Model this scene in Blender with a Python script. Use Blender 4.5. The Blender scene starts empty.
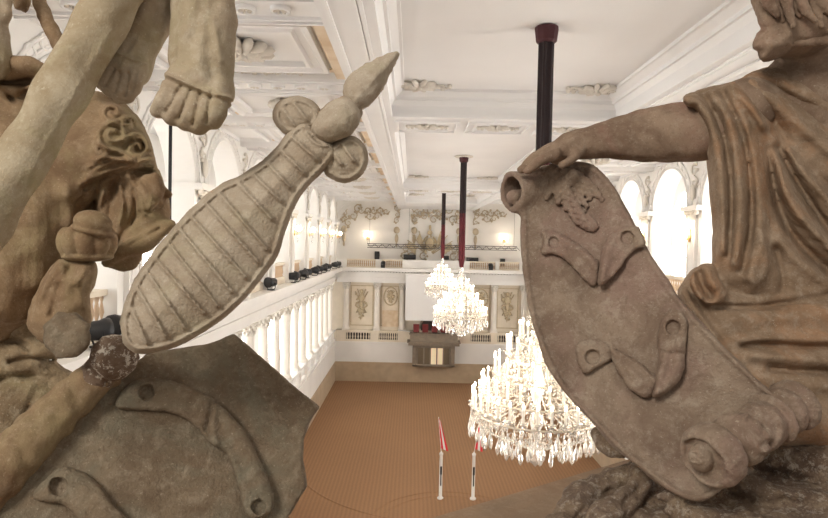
import bpy, math, random
import numpy as np
from mathutils import Matrix, Vector
random.seed(7)
PI = math.pi
sin, cos = math.sin, math.cos
SC = bpy.context.scene
COL = SC.collection

# ---------------------------------------------------------------- camera, world, light, exposure
F = 598.0
CAMZ = 13.1
_y = Vector((-0.0033, 0.0268, -1.0)).normalized()
_r = math.radians(1.2)
_z = Vector((sin(_r), cos(_r), 0)); _z = (_z - _z.dot(_y) * _y).normalized()
_x = _y.cross(_z)
CM = Matrix((_x, _y, _z))                     # camera axes -> world
cd = bpy.data.cameras.new('camera'); cam = bpy.data.objects.new('camera', cd); COL.objects.link(cam)
cd.sensor_width = 36; cd.lens = 26.0; cd.clip_start = 0.05; cd.clip_end = 300
cam.matrix_world = Matrix.Translation((0, 0, CAMZ)) @ CM.to_4x4()
SC.camera = cam
SC.view_settings.view_transform = 'Standard'
SC.view_settings.look = 'None'
SC.view_settings.gamma = 1
SC.view_settings.use_curve_mapping = False
SC.view_settings.exposure = 0.17
SC.cycles.use_denoising = True
SC.cycles.max_bounces = 8
SC.cycles.diffuse_bounces = 5
SC.cycles.transparent_max_bounces = 8
SC.cycles.sample_clamp_indirect = 8
W = bpy.data.worlds.new('world'); SC.world = W; W.use_nodes = True
bg = W.node_tree.nodes['Background']
bg.inputs[0].default_value = (1.0, 0.95, 0.89, 1); bg.inputs[1].default_value = 0.40
WIN = 7.0                                      # daylight in the tall windows

# unseen lamps added behind the viewer to brighten and model the statues
for nm_, loc_, en_, col_ in (('left', (-3.2, -3.2, 16.4), 290, (1.0, 0.95, 0.87)), ('right', (4.5, -3.6, 15.6), 28, (1.0, 0.92, 0.82))):
    al = bpy.data.lights.new('gallery_window_light_' + nm_, 'AREA'); al.shape = 'RECTANGLE'; al.size = 1.5; al.size_y = 2.0
    al.energy = en_; al.color = col_
    alo = bpy.data.objects.new('gallery_window_light_' + nm_, al); COL.objects.link(alo); alo.location = loc_
    alo.rotation_euler = (Vector((0.2, 1.8, 13.0)) - alo.location).to_track_quat('-Z', 'Y').to_euler()

# ---------------------------------------------------------------- materials
def mat(name, col, rough=0.7, emit=0, trans=0, metal=0, noise=0, nscale=3, col2=None, bump=0, bscale=30, alpha=1, ior=None):
    m = bpy.data.materials.new(name); m.use_nodes = True
    nt = m.node_tree; b = nt.nodes['Principled BSDF']
    c = (*col, 1)
    b.inputs['Base Color'].default_value = c
    b.inputs['Roughness'].default_value = rough
    b.inputs['Metallic'].default_value = metal
    b.inputs['Transmission Weight'].default_value = trans
    if ior: b.inputs['IOR'].default_value = ior
    if emit:
        b.inputs['Emission Color'].default_value = c; b.inputs['Emission Strength'].default_value = emit
    tc = nt.nodes.new('ShaderNodeTexCoord')
    if noise or col2:
        n = nt.nodes.new('ShaderNodeTexNoise'); n.inputs['Scale'].default_value = nscale; n.inputs['Detail'].default_value = 6
        nt.links.new(tc.outputs['Object'], n.inputs['Vector'])
        r = nt.nodes.new('ShaderNodeValToRGB'); r.color_ramp.elements[0].position = 0.35; r.color_ramp.elements[1].position = 0.65
        r.color_ramp.elements[0].color = c
        r.color_ramp.elements[1].color = (*(col2 or tuple(x * (1 - noise) for x in col)), 1)
        nt.links.new(n.outputs['Fac'], r.inputs['Fac']); nt.links.new(r.outputs['Color'], b.inputs['Base Color'])
    if bump:
        n = nt.nodes.new('ShaderNodeTexNoise'); n.inputs['Scale'].default_value = bscale; n.inputs['Detail'].default_value = 5
        nt.links.new(tc.outputs['Object'], n.inputs['Vector'])
        bp = nt.nodes.new('ShaderNodeBump'); bp.inputs['Distance'].default_value = bump; bp.inputs['Strength'].default_value = 1
        nt.links.new(n.outputs['Fac'], bp.inputs['Height']); nt.links.new(bp.outputs['Normal'], b.inputs['Normal'])
    return m

def stone(name, base, dark, light, tint, pits=0.5, flakes=0.0, rough=0.88, seed=0.0, bump=0.002):
    """weathered carved limestone: large blotches, fine mottling, a tinted patina, pits and pale flakes"""
    m = bpy.data.materials.new(name); m.use_nodes = True
    nt = m.node_tree; N = nt.nodes; L = nt.links; b = N['Principled BSDF']
    tc = N.new('ShaderNodeTexCoord'); mp = N.new('ShaderNodeMapping'); mp.inputs['Location'].default_value = (seed, seed * 2, -seed)
    L.new(tc.outputs['Object'], mp.inputs['Vector'])
    def noise(scale, detail=6, rough_=0.6, dist=0.0):
        n = N.new('ShaderNodeTexNoise'); n.inputs['Scale'].default_value = scale; n.inputs['Detail'].default_value = detail
        n.inputs['Roughness'].default_value = rough_; n.inputs['Distortion'].default_value = dist
        L.new(mp.outputs['Vector'], n.inputs['Vector']); return n.outputs['Fac']
    def ramp(f, a, c):
        r = N.new('ShaderNodeMapRange'); r.inputs['From Min'].default_value = a; r.inputs['From Max'].default_value = c
        L.new(f, r.inputs['Value']); return r.outputs['Result']
    def mix(f, ca, cb, k=1.0):
        x = N.new('ShaderNodeMix'); x.data_type = 'RGBA'
        if k != 1.0:
            mm = N.new('ShaderNodeMath'); mm.operation = 'MULTIPLY'; mm.inputs[1].default_value = k; L.new(f, mm.inputs[0]); f = mm.outputs[0]
        L.new(f, x.inputs[0])
        for s, v in ((6, ca), (7, cb)):
            if isinstance(v, tuple): x.inputs[s].default_value = (*v, 1)
            else: L.new(v, x.inputs[s])
        return x.outputs[2]
    c = mix(ramp(noise(6, 6, 0.65, 0.8), 0.40, 0.62), base, dark, 0.85)
    c = mix(ramp(noise(3.6, 5, 0.6, 1.2), 0.48, 0.66), c, tint, 0.8)
    c = mix(ramp(noise(26, 9, 0.75, 0.4), 0.50, 0.68), c, light, 0.5)
    c = mix(ramp(noise(14, 8, 0.75, 0.8), 0.55, 0.70), c, dark, 0.7)
    c = mix(ramp(noise(95, 6, 0.8), 0.54, 0.62), c, dark, pits)
    c = mix(ramp(noise(150, 4, 0.75, 0.2), 0.60, 0.68), c, light, 0.7)
    if flakes:
        c = mix(ramp(noise(48, 8, 0.8, 0.2), 0.535, 0.56), c, (0.62, 0.56, 0.47), flakes)
    L.new(c, b.inputs['Base Color'])
    b.inputs['Roughness'].default_value = rough
    b.inputs['Specular IOR Level'].default_value = 0.35
    a = noise(45, 8, 0.7); a2 = noise(160, 3, 0.6)
    s = N.new('ShaderNodeMath'); s.operation = 'ADD'; L.new(a, s.inputs[0]); L.new(a2, s.inputs[1])
    bp = N.new('ShaderNodeBump'); bp.inputs['Distance'].default_value = bump; bp.inputs['Strength'].default_value = 0.8
    L.new(s.outputs[0], bp.inputs['Height']); L.new(bp.outputs['Normal'], b.inputs['Normal'])
    return m

M = {}
M['plaster'] = mat('white_plaster', (0.80, 0.78, 0.75), 0.8, noise=0.06, nscale=0.6)
M['ceil'] = mat('ceiling_plaster', (0.79, 0.785, 0.785), 0.85, noise=0.05, nscale=0.4)
M['cream'] = mat('cream_plaster', (0.74, 0.66, 0.54), 0.8, noise=0.1, nscale=1.2)
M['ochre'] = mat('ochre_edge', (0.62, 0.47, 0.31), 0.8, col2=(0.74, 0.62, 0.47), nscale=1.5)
M['tanwall'] = mat('tan_kick_wall', (0.50, 0.39, 0.27), 0.75, noise=0.12, nscale=1.5)
M['gold'] = mat('gilded_stucco', (0.55, 0.45, 0.30), 0.6, noise=0.2, nscale=8)
M['orn'] = mat('stucco_ornament', (0.66, 0.62, 0.56), 0.8)
M['column'] = mat('column_plaster', (0.78, 0.73, 0.66), 0.6, noise=0.06, nscale=2)
M['black'] = mat('black_lamp_housing', (0.012, 0.012, 0.014), 0.45)
M['truss'] = mat('black_truss_metal', (0.06, 0.05, 0.05), 0.5)
M['silver'] = mat('silver_clamp', (0.6, 0.6, 0.6), 0.35, metal=0.6)
M['sleeve_dark'] = mat('black_maroon_velvet', (0.016, 0.006, 0.007), 0.75)  # unlit upper half of the sleeve, its shade put into the colour
M['maroon'] = mat('dark_red_velvet', (0.13, 0.008, 0.016), 0.75, noise=0.5, nscale=1.5)  # same sleeve near the candles, their light put into the colour
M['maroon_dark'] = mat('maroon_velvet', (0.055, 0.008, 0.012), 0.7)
M['red'] = mat('red_upholstery', (0.16, 0.022, 0.022), 0.8)
M['screen'] = mat('projection_screen_fabric', (0.78, 0.77, 0.76), 0.9)
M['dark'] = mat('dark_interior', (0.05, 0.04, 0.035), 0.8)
M['wood'] = mat('grey_brown_timber', (0.25, 0.20, 0.15), 0.6, noise=0.2, nscale=4)
M['woodd'] = mat('worn_panel_wood', (0.50, 0.40, 0.28), 0.65, noise=0.15, nscale=2)
M['baluster'] = mat('baluster_ochre', (0.55, 0.40, 0.27), 0.7)
M['white'] = mat('white_paint', (0.85, 0.84, 0.82), 0.5)
M['flag_red'] = mat('red_flag_cloth', (0.75, 0.03, 0.05), 0.8)
M['candle'] = mat('white_candle_wax', (0.95, 0.90, 0.80), 0.4)
M['crystal'] = mat('cut_crystal', (1.0, 0.97, 0.92), 0.08, trans=0.75, ior=1.45)
M['pale_brass'] = mat('pale_silvered_metal', (0.75, 0.68, 0.58), 0.35, metal=0.7)
M['brass'] = mat('gilt_brass', (0.80, 0.55, 0.25), 0.3, metal=0.9)
M['glass'] = mat('door_glass', (0.16, 0.13, 0.09), 0.15)
def emis(name, col, s, sample=True):
    m = mat(name, col, 1.0, emit=s)
    if not sample: m.cycles.emission_sampling = 'NONE'
    return m
M['window'] = emis('bright_window_daylight', (1.0, 0.985, 0.96), WIN)
M['flame'] = emis('candle_bulb_glow', (1.0, 0.86, 0.66), 22, False)
M['bulb'] = emis('sconce_bulb_glow', (1.0, 0.88, 0.68), 20, False)
M['litpane'] = emis('warm_lit_pane', (1.0, 0.85, 0.6), 0.12, False)

def sand_mat():
    m = bpy.data.materials.new('raked_sand'); m.use_nodes = True
    nt = m.node_tree; N = nt.nodes; L = nt.links; b = N['Principled BSDF']
    tc = N.new('ShaderNodeTexCoord')
    w = N.new('ShaderNodeTexWave'); w.wave_type = 'BANDS'; w.bands_direction = 'X'; w.inputs['Scale'].default_value = 1.5
    w.inputs['Distortion'].default_value = 1.0; w.inputs['Detail'].default_value = 4; w.inputs['Detail Scale'].default_value = 0.6
    L.new(tc.outputs['Object'], w.inputs['Vector'])
    n = N.new('ShaderNodeTexNoise'); n.inputs['Scale'].default_value = 7; n.inputs['Detail'].default_value = 9; n.inputs['Roughness'].default_value = 0.8
    L.new(tc.outputs['Object'], n.inputs['Vector'])
    n2 = N.new('ShaderNodeTexNoise'); n2.inputs['Scale'].default_value = 0.16; n2.inputs['Detail'].default_value = 3
    L.new(tc.outputs['Object'], n2.inputs['Vector'])
    def mix(f, ca, cb, typ='MIX', k=None):
        x = N.new('ShaderNodeMix'); x.data_type = 'RGBA'; x.blend_type = typ
        if k is None: L.new(f, x.inputs[0])
        else: x.inputs[0].default_value = k
        for s, v in ((6, ca), (7, cb)):
            if isinstance(v, tuple): x.inputs[s].default_value = (*v, 1)
            else: L.new(v, x.inputs[s])
        return x.outputs[2]
    c = mix(n2.outputs['Fac'], (0.27, 0.145, 0.072), (0.36, 0.20, 0.10))
    c2 = mix(w.outputs['Fac'], (0.90, 0.90, 0.90), (1.05, 1.05, 1.05))
    c = mix(None, c, c2, 'MULTIPLY', 1.0)
    c3 = mix(n.outputs['Fac'], (0.75, 0.75, 0.75), (1.2, 1.2, 1.2))
    c = mix(None, c, c3, 'MULTIPLY', 0.8)
    L.new(c, b.inputs['Base Color']); b.inputs['Roughness'].default_value = 0.95
    bp = N.new('ShaderNodeBump'); bp.inputs['Distance'].default_value = 0.03
    L.new(n.outputs['Fac'], bp.inputs['Height']); L.new(bp.outputs['Normal'], b.inputs['Normal'])
    return m
M['sand'] = sand_mat()

# ---------------------------------------------------------------- object helpers
def tag(o, label=None, cat=None, group=None, kind=None):
    if label: o['label'] = label
    if cat: o['category'] = cat
    if group: o['group'] = group
    if kind: o['kind'] = kind
    return o

def empty(name, loc, label, cat, group=None, rz=0):
    o = bpy.data.objects.new(name, None); COL.objects.link(o); o.location = loc; o.rotation_euler = (0, 0, rz)
    o.empty_display_size = 0.2
    return tag(o, label, cat, group)

def copy_tree(o, parent=None):
    c = o.copy(); COL.objects.link(c)
    if parent: c.parent = parent
    for ch in list(KIDS.get(o.name, [])):
        KIDS.setdefault(c.name, []).append(copy_tree(ch, c))
    return c
KIDS = {}

def adopt(o, parent):
    o.parent = parent; KIDS.setdefault(parent.name, []).append(o)

class MB:
    def __init__(s): s.v = []; s.f = []; s.sm = []
    def add(s, vs, fs, smooth=False):
        n = len(s.v); s.v += [tuple(p) for p in vs]
        s.f += [tuple(i + n for i in f) for f in fs]; s.sm += [smooth] * len(fs)
        return s
    def box(s, x0, x1, y0, y1, z0, z1):
        vs = [(x, y, z) for x in (x0, x1) for y in (y0, y1) for z in (z0, z1)]
        return s.add(vs, [(0, 1, 3, 2), (4, 6, 7, 5), (0, 4, 5, 1), (2, 3, 7, 6), (0, 2, 6, 4), (1, 5, 7, 3)])
    def bar(s, a, b, w, h=None):
        h = h or w; a = Vector(a); b = Vector(b); d = (b - a).normalized()
        u = d.cross(Vector((0, 0, 1)));
        if u.length < 1e-3: u = Vector((1, 0, 0))
        u.normalize(); v = u.cross(d)
        vs = [p + u * i * w / 2 + v * j * h / 2 for p in (a, b) for i, j in ((-1, -1), (1, -1), (1, 1), (-1, 1))]
        return s.add(vs, [(3, 2, 1, 0), (4, 5, 6, 7)] + [(i, (i + 1) % 4, 4 + (i + 1) % 4, 4 + i) for i in range(4)])
    def lathe(s, prof, c=(0, 0, 0), n=12, axis='z', smooth=True, a0=0):
        vs = []; m = len(prof)
        for r, z in prof:
            for k in range(n):
                t = a0 + 2 * PI * k / n; p = (r * cos(t), r * sin(t), z)
                if axis == 'x': p = (p[2], p[0], p[1])
                if axis == 'y': p = (p[1], p[2], p[0])
                vs.append((c[0] + p[0], c[1] + p[1], c[2] + p[2]))
        fs = [(i * n + k, i * n + (k + 1) % n, (i + 1) * n + (k + 1) % n, (i + 1) * n + k) for i in range(m - 1) for k in range(n)]
        s.add(vs, fs, smooth)
        return s.add(vs[:n], [tuple(range(n))[::-1]]).add(vs[-n:], [tuple(range(n))])
    def tube(s, pts, rad, n=6, smooth=True, flat=1.0):
        pts = [Vector(p) for p in pts]
        rad = [rad] * len(pts) if not hasattr(rad, '__len__') else rad
        vs = []; u = None
        for i, p in enumerate(pts):
            d = (pts[min(i + 1, len(pts) - 1)] - pts[max(i - 1, 0)]).normalized()
            if u is None:
                u = d.cross(Vector((0, 0, 1)));
                if u.length < 1e-3: u = Vector((1, 0, 0))
            u = (u - u.dot(d) * d).normalized(); v = d.cross(u)
            for k in range(n):
                t = 2 * PI * k / n; vs.append(p + (u * cos(t) + v * sin(t) * flat) * rad[i])
        m = len(pts)
        fs = [(i * n + k, i * n + (k + 1) % n, (i + 1) * n + (k + 1) % n, (i + 1) * n + k) for i in range(m - 1) for k in range(n)]
        return s.add(vs, fs + [tuple(range(n))[::-1], tuple(range((m - 1) * n, m * n))], smooth)
    def ell(s, c, r, rot=None, n=8, m=5):
        vs = []; R = rot or Matrix.Identity(3)
        for i in range(1, m):
            for k in range(n):
                a = PI * i / m; t = 2 * PI * k / n
                vs.append(Vector(c) + R @ Vector((r[0] * sin(a) * cos(t), r[1] * sin(a) * sin(t), r[2] * cos(a))))
        top = len(vs); vs.append(Vector(c) + R @ Vector((0, 0, r[2]))); vs.append(Vector(c) - R @ Vector((0, 0, r[2])))
        fs = [(i * n + k, (i + 1) * n + k, (i + 1) * n + (k + 1) % n, i * n + (k + 1) % n) for i in range(m - 2) for k in range(n)]
        fs += [(top, k, (k + 1) % n) for k in range(n)] + [(top + 1, (m - 2) * n + (k + 1) % n, (m - 2) * n + k) for k in range(n)]
        return s.add(vs, fs, True)
    def octa(s, c, r, h):
        x, y, z = c
        return s.add([(x + r, y, z), (x, y + r, z), (x - r, y, z), (x, y - r, z), (x, y, z + h), (x, y, z - h)],
                     [(0, 1, 4), (1, 2, 4), (2, 3, 4), (3, 0, 4), (1, 0, 5), (2, 1, 5), (3, 2, 5), (0, 3, 5)])
    def frame(s, x0, x1, y0, y1, prof, rot=None):
        """sweep a profile [(inset, z), ...] round a rectangle with mitred corners; rot maps (x,y,z)"""
        vs = []
        for d, z in prof:
            vs += [(x0 + d, y0 + d, z), (x1 - d, y0 + d, z), (x1 - d, y1 - d, z), (x0 + d, y1 - d, z)]
        fs = [(i * 4 + k, i * 4 + (k + 1) % 4, (i + 1) * 4 + (k + 1) % 4, (i + 1) * 4 + k) for i in range(len(prof) - 1) for k in range(4)]
        if rot: vs = [rot(*v) for v in vs]
        return s.add(vs, fs)
    def merge(s, o, T):
        return s.add([T @ Vector(p) for p in o.v], [], False)._mf(o)
    def _mf(s, o):
        n = len(s.v) - len(o.v); s.f += [tuple(i + n for i in f) for f in o.f]; s.sm += o.sm; return s
    def build(s, name, m, parent=None, kind=None, label=None, cat=None, group=None, loc=None):
        me = bpy.data.meshes.new(name); me.from_pydata(s.v, [], s.f)
        me.polygons.foreach_set('use_smooth', s.sm)
        me.materials.append(m if not isinstance(m, str) else M[m]); me.validate(); me.update()
        o = bpy.data.objects.new(name, me); COL.objects.link(o)
        if parent: adopt(o, parent)
        if loc: o.location = loc
        return tag(o, label, cat, group, kind)

ORD = ['first', 'second', 'third', 'fourth', 'fifth', 'sixth', 'seventh', 'eighth', 'ninth', 'tenth', 'eleventh', 'twelfth',
       'thirteenth', 'fourteenth', 'fifteenth', 'sixteenth', 'seventeenth', 'eighteenth', 'nineteenth', 'twentieth']
# ================================================================ THE HALL
CX = 2.3                       # middle axis of the hall
HW = 9.3                       # half width at the gallery fronts
XL, XR = CX - HW, CX + HW
YF = 56.0                      # far wall
ZC = 17.0                      # ceiling panels
ZB = 16.35                     # underside of ceiling beams
Y0 = 3.4
Z1, Z2, Z3, Z4, Z5, Z6, Z7 = 1.83, 3.7, 4.8, 9.3, 10.72, 11.5, 17.05

# floor
MB().box(XL - 3, XR + 3, -1, YF + 3, -0.3, 0).build('floor', 'sand', kind='structure')
# centre line and circles raked into the sand
def ring(r, w, cx, cy, a0=0, a1=2 * PI, n=72):
    vs = []; fs = []
    for i in range(n + 1):
        a = a0 + (a1 - a0) * i / n
        for d, z in ((-w, 0.0), (0, 0.035), (w, 0.0)): vs.append((cx + (r + d) * cos(a), cy + (r + d) * sin(a), z))
    for i in range(n):
        for k in range(2): fs.append((i * 3 + k, i * 3 + k + 1, i * 3 + k + 4, i * 3 + k + 3))
    return vs, fs
tr = MB()
tr.add(*ring(3.4, 0.09, CX - 0.2, 27.3)); tr.add(*ring(3.9, 0.06, CX - 0.2, 27.3))
tr.add(*ring(9.0, 0.08, CX, 36.5, PI * 1.15, PI * 1.85)); tr.build('trim_1', 'sand', kind='structure')
tr = MB()
for dx in (-1.15, -0.55): tr.bar((CX + dx, 14, 0), (CX + dx * 0.6, 55, 0), 0.1, 0.05)
tr.build('trim_2', 'sand', kind='structure')

# low kick wall, white band, gallery parapet: both sides and the far end
for side, sx, x in (('left', 1, XL), ('right', -1, XR)):
    xs = lambda a, b: (min(x - sx * a, x - sx * b), max(x - sx * a, x - sx * b))
    w = MB(); w.box(*xs(-0.05, 0.4), Y0, YF, 0, Z1); w.build('wall_%s_kick' % side, 'tanwall', kind='structure')
    w = MB(); w.box(*xs(0.0, 0.4), Y0, YF, Z1, Z2); w.box(*xs(-0.08, 0.4), Y0, YF, Z2 - 0.12, Z2 + 0.05)
    w.box(*xs(0.0, 3.2), Y0, YF, Z2 + 0.05, Z2 + 0.25); w.build('wall_%s_parapet' % side, 'plaster', kind='structure')
    # back wall of the lower gallery
    w = MB(); w.box(*xs(2.9, 3.2), Y0, YF + 2, Z2, Z7); w.build('wall_%s' % side, 'plaster', kind='structure')
    # entablature carrying the upper gallery
    w = MB()
    w.box(*xs(0.35, 2.9), Y0, YF, Z5 - 0.25, Z5)
    w.box(*xs(0.12, 0.75), Y0, YF, Z4, Z4 + 0.28); w.box(*xs(0.06, 0.75), Y0, YF, Z4 + 0.28, Z4 + 0.5)
    w.box(*xs(0.14, 0.75), Y0, YF, Z4 + 0.5, Z4 + 0.92)
    w.box(*xs(-0.04, 0.75), Y0, YF, Z4 + 0.92, Z4 + 1.0); w.box(*xs(-0.62, 0.75), Y0, YF, Z4 + 1.1, Z5)
    y = Y0 + 0.1
    while y < YF: w.box(*xs(-0.14, 0.2), y, y + 0.14, Z4 + 1.0, Z4 + 1.1); y += 0.28
    w.build('trim_entablature_%s' % side, 'plaster', kind='structure')
# far wall
w = MB(); w.box(XL - 0.4, XR + 0.4, YF - 0.05, YF + 0.4, 0, Z1); w.build('wall_far_kick', 'tanwall', kind='structure')
w = MB(); w.box(XL, XR, YF, YF + 0.4, Z1, Z2); w.box(XL, XR, YF - 0.08, YF + 0.4, Z2 - 0.1, Z2 + 0.05); w.build('wall_far_parapet', 'plaster', kind='structure')
w = MB(); w.box(XL - 3, XR + 3, YF + 0.7, YF + 1.0, Z2, Z4 + 0.2); 
w.build('wall_far_lower', 'cream', kind='structure')
w = MB()
w.box(XL, XR, YF + 0.12, YF + 3, Z4, Z4 + 0.28); w.box(XL, XR, YF + 0.06, YF + 1, Z4 + 0.28, Z4 + 0.5)
w.box(XL, XR, YF + 0.14, YF + 1, Z4 + 0.5, Z4 + 0.92); w.box(XL, XR, YF - 0.04, YF + 1, Z4 + 0.92, Z4 + 1.0)
w.box(XL, XR, YF - 0.5, YF + 3, Z4 + 1.1, Z5)
x = XL + 0.1
while x < XR: w.box(x, x + 0.14, YF - 0.14, YF + 0.2, Z4 + 1.0, Z4 + 1.1); x += 0.28
w.build('trim_entablature_far', 'plaster', kind='structure')
YU = YF + 1.6
w = MB(); w.box(XL - 3, XR + 3, YU, YU + 0.3, Z4, Z7 + 0.2)
w.box(XL - 0.5, XR + 0.5, YU - 0.1, YU, 14.15, 14.27); w.box(XL - 0.5, XR + 0.5, YU - 0.05, YU, Z5, Z5 + 0.35)
w.build('wall_far', 'plaster', kind='structure')

# ---- ceiling
BI, BO = 2.93, 3.70            # beam inner / outer distance from the axis
def rect(mb, x0, x1, y0, y1, z, t=0.15): mb.box(x0, x1, y0, y1, z, z + t)
c = MB(); rect(c, XL - 3.2, XR + 3.2, Y0 - 4, YF + 3, ZC + 0.02, 0.2); c.build('ceiling', 'ceil', kind='structure')
PAN = [(4.9, 15.6), (17.7, 35.7), (38.2, 48.5)]
c = MB()
PROF = [(0, ZB), (0.05, ZB), (0.05, ZB + 0.10), (0.02, ZB + 0.10), (0.02, ZB + 0.3), (0.1, ZB + 0.42), (0.16, ZB + 0.42), (0.16, ZB + 0.5), (0.3, ZB + 0.6), (0.36, ZB + 0.6), (0.36, ZC + 0.03)]
for s_ in (-1, 1):
    a, b_ = CX + s_ * BI, CX + s_ * BO
    c.box(min(a, b_), max(a, b_), Y0 - 2, YU, ZB, ZC + 0.02)
    # raised fillets along the beam
    for e in (0.14, 0.22, 0.62):
        xx = CX + s_ * (BI + e); c.box(xx - 0.03, xx + 0.03, Y0 - 2, YU, ZB - 0.04, ZB)
yb = [Y0 - 2] + [v for p in PAN for v in p] + [YU]
for i in range(0, len(yb), 2): c.box(CX - BI, CX + BI, yb[i], yb[i + 1], ZB, ZC + 0.02)
for y0, y1 in PAN: c.frame(CX - BI, CX + BI, y0, y1, PROF)
# shallow coffers under the cross beams
for y0, y1 in ((15.75, 17.55), (35.85, 38.05)):
    for k in range(3):
        w_ = 2 * BI / 3; xa = CX - BI + k * w_
        c.frame(xa + 0.12, xa + w_ - 0.12, y0 + 0.15, y1 - 0.15, [(0, ZB + .01), (0, ZB - 0.06), (0.07, ZB - 0.06), (0.07, ZB - .006), (0.2, ZB - .006), (0.2, ZB - 0.04), (0.26, ZB - 0.04), (0.26, ZB + .01)])
c.build('trim_ceiling_beams', 'ceil', kind='structure')
BAY = 4.85; PIER = [9.75 + BAY * k for k in range(-1, 10)]
# side zones: ribs, coffers
c = MB(); oc = MB(); cf = MB()
for s_ in (-1, 1):
    for k, yp in enumerate(PIER):
        a, b_ = sorted((CX + s_ * (BO), CX + s_ * (HW)))
        c.box(a, b_, yp - 0.62, yp + 0.62, ZC - 0.16, ZC + 0.02)
        for e in (-0.6, -0.42, 0.36, 0.54): c.box(a, b_, yp + e, yp + e + 0.06, ZC - 0.22, ZC - 0.16)
        if k < len(PIER) - 1:
            a, b_ = sorted((CX + s_ * (BO + 0.55), CX + s_ * (BO + 3.9)))
            y0, y1 = yp + 0.95, yp + BAY - 0.95
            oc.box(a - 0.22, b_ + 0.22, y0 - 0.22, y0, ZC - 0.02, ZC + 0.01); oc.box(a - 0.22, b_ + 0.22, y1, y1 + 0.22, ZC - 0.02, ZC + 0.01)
            cf.frame(a, b_, y0, y1, [(0, ZC + .02), (0, ZC - 0.12), (0.1, ZC - 0.12), (0.16, ZC - 0.04), (0.3, ZC - 0.04), (0.36, ZC - 0.1), (0.44, ZC - 0.1), (0.44, ZC + 0.02)])
            a, b_ = sorted((CX + s_ * (BO + 4.2), CX + s_ * (BO + 5.45)))
            c.frame(a, b_, y0, y1, [(0, ZC + .02), (0, ZC - 0.1), (0.1, ZC - 0.1), (0.1, ZC + .02)])
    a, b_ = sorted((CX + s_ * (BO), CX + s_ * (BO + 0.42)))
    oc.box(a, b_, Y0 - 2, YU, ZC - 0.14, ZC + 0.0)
c.build('trim_ceiling_ribs', 'ceil', kind='structure'); cf.build('trim_ceiling_coffers', 'ceil', kind='structure')
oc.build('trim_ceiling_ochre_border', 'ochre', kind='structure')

# ---- stucco ornaments on the ceiling (relief)
def leafring(mb, c, r, n, h=0.06, ph=0, sq=1.0, R=None):
    for k in range(n):
        a = ph + 2 * PI * k / n
        R_ = Matrix.Rotation(a, 3, 'Z')
        mb.ell((c[0] + cos(a) * r * 0.6, c[1] + sin(a) * r * 0.6 * sq, c[2]), (r * 0.42, r * 0.16, h), R_, 8, 4)
def rosette(mb, c, r, n=10, h=0.08):
    leafring(mb, c, r, n, h); leafring(mb, (c[0], c[1], c[2] - h * 0.4), r * 0.62, n - 2, h, 0.3)
    mb.ell((c[0], c[1], c[2] - h * 0.6), (r * 0.16, r * 0.16, h * 1.2), None, 8, 4)
def swirl(mb, c, ax, ay, L, seed, rr=0.03, nrm=(0, 0, 0)):
    """acanthus scroll: S-shaped stems with curling ends and leaflets, laid out along ax, in the plane ax/ay"""
    rnd = random.Random(seed); c = Vector(c); ax = Vector(ax); ay = Vector(ay)
    n = max(2, int(L / (rr * 9)))
    for k in range(n):
        s_ = 1 if k % 2 else -1
        o = c + ax * (L * ((k + 0.5) / n - 0.5)); R = L / n * 0.55
        pts = []
        for j in range(10):
            a = j / 9 * 2 * PI * 1.15; q = R * (1 - j / 11)
            pts.append(o + ax * (cos(a) * q) + ay * (sin(a) * q * s_))
        mb.tube(pts, [rr * (1 - 0.05 * j) for j in range(10)], 5)
        for j in range(3):
            a = rnd.random() * 6.3
            mb.ell(o + ax * cos(a) * R * .9 + ay * sin(a) * R * .9, (rr * 1.9, rr * 1.9, rr * 1.9), None, 6, 4)
o_ = MB()
for y0, y1 in PAN:
    for xx in (CX - 2.2, CX + 2.2):
        for yy in (y0 + 0.75, y1 - 0.75):
            rosette(o_, (xx, yy, ZC - 0.03), 0.5, 10, 0.07)
            swirl(o_, (xx, yy, ZC - 0.03), (1, 0, 0), (0, 1, 0), 1.5, 3, 0.035)
for yy in (16.65, 36.95):
    for k in range(3): rosette(o_, (CX - BI + (k + 0.5) * 2 * BI / 3, yy, ZB - 0.03), 0.36, 8, 0.05); swirl(o_, (CX - BI + (k + 0.5) * 2 * BI / 3, yy, ZB - 0.02), (1, 0, 0), (0, 1, 0), 1.1, 3, 0.03)
o_.build('trim_ceiling_rosettes', 'orn', kind='structure')
o_ = MB(); o2 = MB()
for s_ in (-1, 1):
    for k, yp in enumerate(PIER):
        xx = BO + 0.8
        while xx < HW - 0.4:
            o2.lathe([(0.17, 0.0), (0.17, -0.07), (0.12, -0.07), (0.12, -0.02)], (CX + s_ * xx, yp, ZC - 0.16), 14)
            leafring(o_, (CX + s_ * xx, yp, ZC - 0.2), 0.13, 6, 0.035); xx += 0.56
        if k < len(PIER) - 1:
            ym = yp + BAY / 2
            rosette(o_, (CX + s_ * (BO + 2.1), ym, ZC - 0.09), 0.66, 12, 0.12)
            for e in (-1.75, 1.75): swirl(o_, (CX + s_ * (BO + 2.2), ym + e, ZC - 0.04), (1, 0, 0), (0, 1, 0), 1.9, k, 0.03)
o_.build('trim_ceiling_leafwork', 'orn', kind='structure'); o2.build('trim_ceiling_roundels', 'ceil', kind='structure')

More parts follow.
